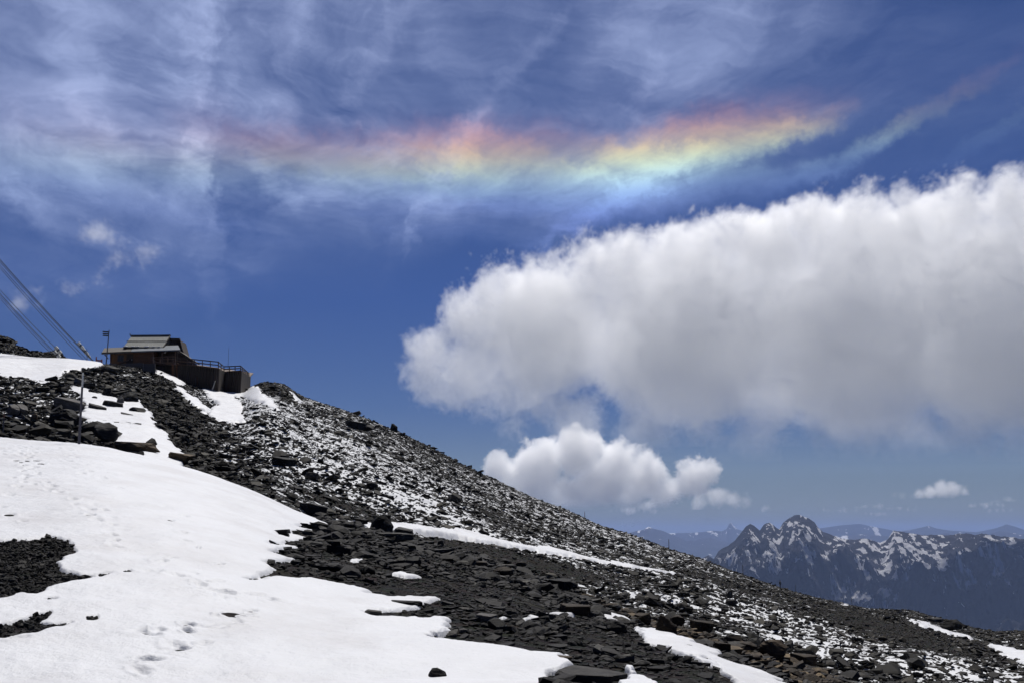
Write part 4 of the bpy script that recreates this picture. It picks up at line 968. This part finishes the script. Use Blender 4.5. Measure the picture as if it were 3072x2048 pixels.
# ragged warp of the cirrus sheet
w1 = n.new('ShaderNodeTexNoise'); w1.inputs['Scale'].default_value = .16; w1.inputs['Detail'].default_value = 7; w1.inputs['Roughness'].default_value = .6; l.new(P0, w1.inputs['Vector'])
PW = vmth(t, 'ADD', P0, vmth(t, 'MULTIPLY', vmth(t, 'SUBTRACT', w1.outputs['Color'], (.5, .5, .5)), (4.5, 3.2, 0)))
w2 = n.new('ShaderNodeTexNoise'); w2.inputs['Scale'].default_value = .9; w2.inputs['Detail'].default_value = 6; w2.inputs['Roughness'].default_value = .6; l.new(P0, w2.inputs['Vector'])
PF = vmth(t, 'ADD', P0, vmth(t, 'MULTIPLY', vmth(t, 'SUBTRACT', w2.outputs['Color'], (.5, .5, .5)), (2.8, 1.7, 0)))
PF = vmth(t, 'ADD', PF, vmth(t, 'MULTIPLY', vmth(t, 'SUBTRACT', w1.outputs['Color'], (.5, .5, .5)), (1.6, 1.2, 0)))
def fibre(vec, rot, sx_, sy_, detail=8, rough=.62, off=0, dist=.3):
    mp = n.new('ShaderNodeMapping'); mp.vector_type = 'POINT'; mp.inputs['Rotation'].default_value = (0, 0, R(rot)); l.new(vec, mp.inputs['Vector'])
    return noise(t, vmth(t, 'ADD', vmth(t, 'MULTIPLY', mp.outputs[0], (sx_, sy_, 1)), (off, off*.7, 0)), 1, detail, rough, dist)
# position on the flat cirrus layer overhead: its parallel fibres fan out in perspective
zc = mth(t, 'MAXIMUM', sx.outputs[2], .03); pc = n.new('ShaderNodeCombineXYZ'); l.new(mth(t, 'DIVIDE', sx.outputs[0], zc), pc.inputs[0]); l.new(mth(t, 'DIVIDE', sx.outputs[1], zc), pc.inputs[1])
wp1 = n.new('ShaderNodeTexNoise'); wp1.inputs['Scale'].default_value = .9; wp1.inputs['Detail'].default_value = 5; l.new(pc.outputs[0], wp1.inputs['Vector'])
PL = vmth(t, 'ADD', pc.outputs[0], vmth(t, 'MULTIPLY', vmth(t, 'SUBTRACT', wp1.outputs['Color'], (.5, .5, .5)), (.95, 1.3, 0)))
def streak(px, py, ln, wd_, rot, vec=None, soft=1):
    """soft ellipse on the sky: centre given as a view point, length, width and tilt in degrees"""
    a, e = deg(px, py); mp = n.new('ShaderNodeMapping'); mp.vector_type = 'TEXTURE'; mp.inputs['Location'].default_value = (a, e, 0); mp.inputs['Rotation'].default_value = (0, 0, R(rot)); mp.inputs['Scale'].default_value = (ln, wd_, 1)
    l.new(vec if vec is not None else PF, mp.inputs['Vector']); g = n.new('ShaderNodeTexGradient'); g.gradient_type = 'SPHERICAL'; l.new(mp.outputs[0], g.inputs[0])
    mr = n.new('ShaderNodeMapRange'); mr.interpolation_type = 'SMOOTHERSTEP'; l.new(g.outputs[1], mr.inputs['Value']); return mr.outputs[0]
def total(L_):
    acc = None
    for w_, s in L_: q = mth(t, 'MULTIPLY', s, w_); acc = q if acc is None else mth(t, 'ADD', acc, q)
    return acc
fa = fibre(PL, -10, 2.3, .42, 9, .60, 3); fb = fibre(PL, -26, 5.5, .8, 8, .62, 11); fc = fibre(PL, 8, 1.3, .5, 8, .6, 23); fd = fibre(P0, -3, .14, 1.5, 6, .6, 31); fe = fibre(PW, 6, .10, .7, 8, .62, 47)
veil = total([(.38, streak(250, -100, 26, 18, -6, PW)), (.46, streak(1300, -150, 28, 15, 4, PW)), (.34, streak(2300, 50, 22, 11, 25, PW)), (.38, streak(700, 480, 21, 8, 0, PW)), (.25, streak(1500, 560, 18, 5, 0, PW)), (.14, streak(300, 760, 16, 5, 10, PW)), (.07, streak(2900, 300, 20, 12, 20, PW))])
tex = mth(t, 'ADD', mth(t, 'ADD', mth(t, 'MULTIPLY', fa, .50), mth(t, 'MULTIPLY', fb, .20)), mth(t, 'ADD', mth(t, 'MULTIPLY', fc, .32), mth(t, 'MULTIPLY', fe, .26)))
tex = ramp(t, tex, [(.52, (.0, .0, .0)), (.64, (.26, .26, .26)), (.84, (1, 1, 1))]).outputs[0]
veil = mth(t, 'MULTIPLY', veil, mth(t, 'MULTIPLY_ADD', tex, 2.5, .24))
marks = total([(.20, streak(600, 40, 7, 1.7, 86)), (.20, streak(600, 300, 8, .9, 86)), (.10, streak(640, 420, 7, .6, 80)), (.12, streak(560, 500, 4.0, 1.6, 64)), (.12, streak(880, 80, 7, 1.4, 80)), (.12, streak(220, 120, 8, 2, -70)), (.14, streak(330, 420, 7, 1.0, -40)), (.12, streak(60, 560, 6, 1.3, -50)), (.13, streak(1150, 120, 9, 1.1, 60)), (.08, streak(570, 500, 4.4, 2.0, 65)), (.20, streak(625, 590, 4.8, .8, -74)), (.20, streak(830, 560, 3.2, .8, -40)), (.16, streak(800, 420, 3.6, 2.2, 60)),
               (.14, streak(200, 470, 6, 2, -30)), (.13, streak(120, 620, 6, 1.6, -20)), (.09, streak(1560, 210, 10, .9, 47)), (.12, streak(1900, 60, 8, 1.6, 40)), (.14, streak(1400, 410, 3.2, 1.6, 55)), (.14, streak(1420, 380, 2.0, 1.0, 80)),
               (.20, streak(1280, 590, 4.6, .8, 60)), (.12, streak(1235, 690, 2.6, .4, 85)), (.14, streak(1950, 250, 3.4, 1.0, 65)), (.10, streak(620, 760, 6, 1.2, -75)), (.16, streak(1190, 440, 3, 1.2, 20)), (.10, streak(1085, 385, 2, .35, -15))])
low = total([(.30, streak(1500, 600, 11, 1.6, -3)), (.28, streak(1760, 650, 6, 1.0, 22)), (.24, streak(1680, 700, 5.5, .6, 34)), (.14, streak(1250, 660, 10, 1.4, -8)), (.10, streak(500, 640, 12, 1.2, -8))])
arc = total([(.85, streak(1930, 530, 9.5, 3.4, 13)), (.50, streak(2080, 430, 10.5, 2.6, 12)), (.42, streak(2350, 400, 5.5, 1.1, 14)), (.58, streak(1550, 490, 10, 3.4, -2)), (.42, streak(1280, 480, 8.5, 3.4, 5)), (.16, streak(850, 470, 8, 3, 0)), (.34, streak(1410, 420, 2.6, 1.6, 60)),
             (.10, streak(590, 450, 5, 3.4, 80)), (.14, streak(300, 480, 7, 3, 0)), (.13, streak(2700, 395, 10.5, .8, 24)), (.09, streak(2960, 420, 7, .7, 22)), (.75, streak(1930, 545, 5.2, 1.3, 20)), (.12, streak(2280, 400, 6, 1.3, 14)), (.40, streak(1760, 640, 5, .8, 30)), (.25, streak(2480, 500, 8, .9, 20)), (.25, streak(2200, 560, 10, 1.2, 8)), (.16, streak(900, 450, 7, 2.2, 0))])
fx = ramp(t, mth(t, 'ADD', mth(t, 'MULTIPLY', fibre(PF, 14, .08, .6, 9, .60, 41), .6), mth(t, 'MULTIPLY', fb, .4)), [(.34, (.45, .45, .45)), (.66, (1.35, 1.35, 1.35))]).outputs[0]
arc = mth(t, 'MULTIPLY', arc, fx); marks = mth(t, 'MULTIPLY', marks, ramp(t, mth(t, 'MULTIPLY_ADD', fe, .4, mth(t, 'MULTIPLY', fb, .6)), [(.34, (.15, .15, .15)), (.64, (1.6, 1.6, 1.6))]).outputs[0])
low = mth(t, 'MULTIPLY', low, ramp(t, mth(t, 'MULTIPLY_ADD', fd, .5, mth(t, 'MULTIPLY', fe, .5)), [(.36, (.1, .1, .1)), (.7, (1.3, 1.3, 1.3))]).outputs[0])
# spectrum of the circumhorizontal arc: colour depends only on the height above the horizon
w1s = n.new('ShaderNodeSeparateXYZ'); l.new(w1.outputs['Color'], w1s.inputs[0])
e2 = mth(t, 'ADD', eln, mth(t, 'MULTIPLY', azn, -.045))
mr = n.new('ShaderNodeMapRange'); mr.inputs['From Min'].default_value = 16.0; mr.inputs['From Max'].default_value = 24.5; l.new(e2, mr.inputs['Value'])
spec = ramp(t, mr.outputs[0], [(0, (.14, .20, .50)), (.14, (.20, .30, .76)), (.27, (.36, .56, 1.0)), (.37, (.60, .88, .95)), (.46, (.74, .86, .60)), (.55, (.92, .74, .44)), (.66, (.95, .47, .34)), (.80, (.72, .36, .42)), (1, (.38, .34, .56))]).outputs[0]
spec.node.color_ramp.interpolation = 'B_SPLINE'
base = mixc(t, 1., sky.outputs[0], SKYTINT, 'MULTIPLY')
mr = n.new('ShaderNodeMapRange'); mr.inputs['From Min'].default_value = 0; mr.inputs['From Max'].default_value = 30; l.new(eln, mr.inputs['Value'])
base = mixc(t, 1., base, ramp(t, mr.outputs[0], [(0, (.46, .36, .30)), (.05, (.66, .50, .40)), (.11, (.80, .61, .49)), (.23, (.60, .56, .60)), (.43, (.53, .57, .75)), (.8, (.58, .62, .80))]).outputs[0], 'MULTIPLY')
def scaled(v, k): return vmth(t, 'MULTIPLY', v, (k, k, k))
one = n.new('ShaderNodeCombineXYZ')
def amount(v): 
    c = n.new('ShaderNodeCombineXYZ')
    for i in range(3): l.new(v, c.inputs[i])
    return c.outputs[0]
KS = 1/SKY/2**EXPO
grey = mixc(t, mth(t, 'MULTIPLY', mth(t, 'ADD', veil, mth(t, 'MULTIPLY', marks, 1.3)), .74, clamp=True), base, (.40*KS, .50*KS, .80*KS))
grey = mixc(t, mth(t, 'MULTIPLY', low, 1.0, clamp=True), grey, (.30*KS, .42*KS, .90*KS))
vtint = mth(t, 'MULTIPLY', mth(t, 'ADD', marks, mth(t, 'MULTIPLY', veil, .35)), .22)
arcv = mth(t, 'MULTIPLY', mth(t, 'ADD', arc, vtint), .62, clamp=True)
fin = mixc(t, mth(t, 'MULTIPLY', arcv, .95, clamp=True), grey, scaled(spec, KS))
l.new(fin, bg.inputs[0]); bg.inputs[1].default_value = SKY
wd.cycles.sampling_method = 'MANUAL'; wd.cycles.sample_map_resolution = 256

cy = sc.cycles
cy.max_bounces = VB; cy.diffuse_bounces = 3; cy.glossy_bounces = 2; cy.volume_bounces = VB; cy.transparent_max_bounces = 64; cy.volume_max_steps = 128; cy.volume_step_rate = 2.0
cy.use_adaptive_sampling = True; cy.adaptive_threshold = .03; cy.use_denoising = True
vs = sc.view_settings; vs.view_transform = 'Standard'; vs.look = 'None'; vs.exposure = EXPO; vs.gamma = 1
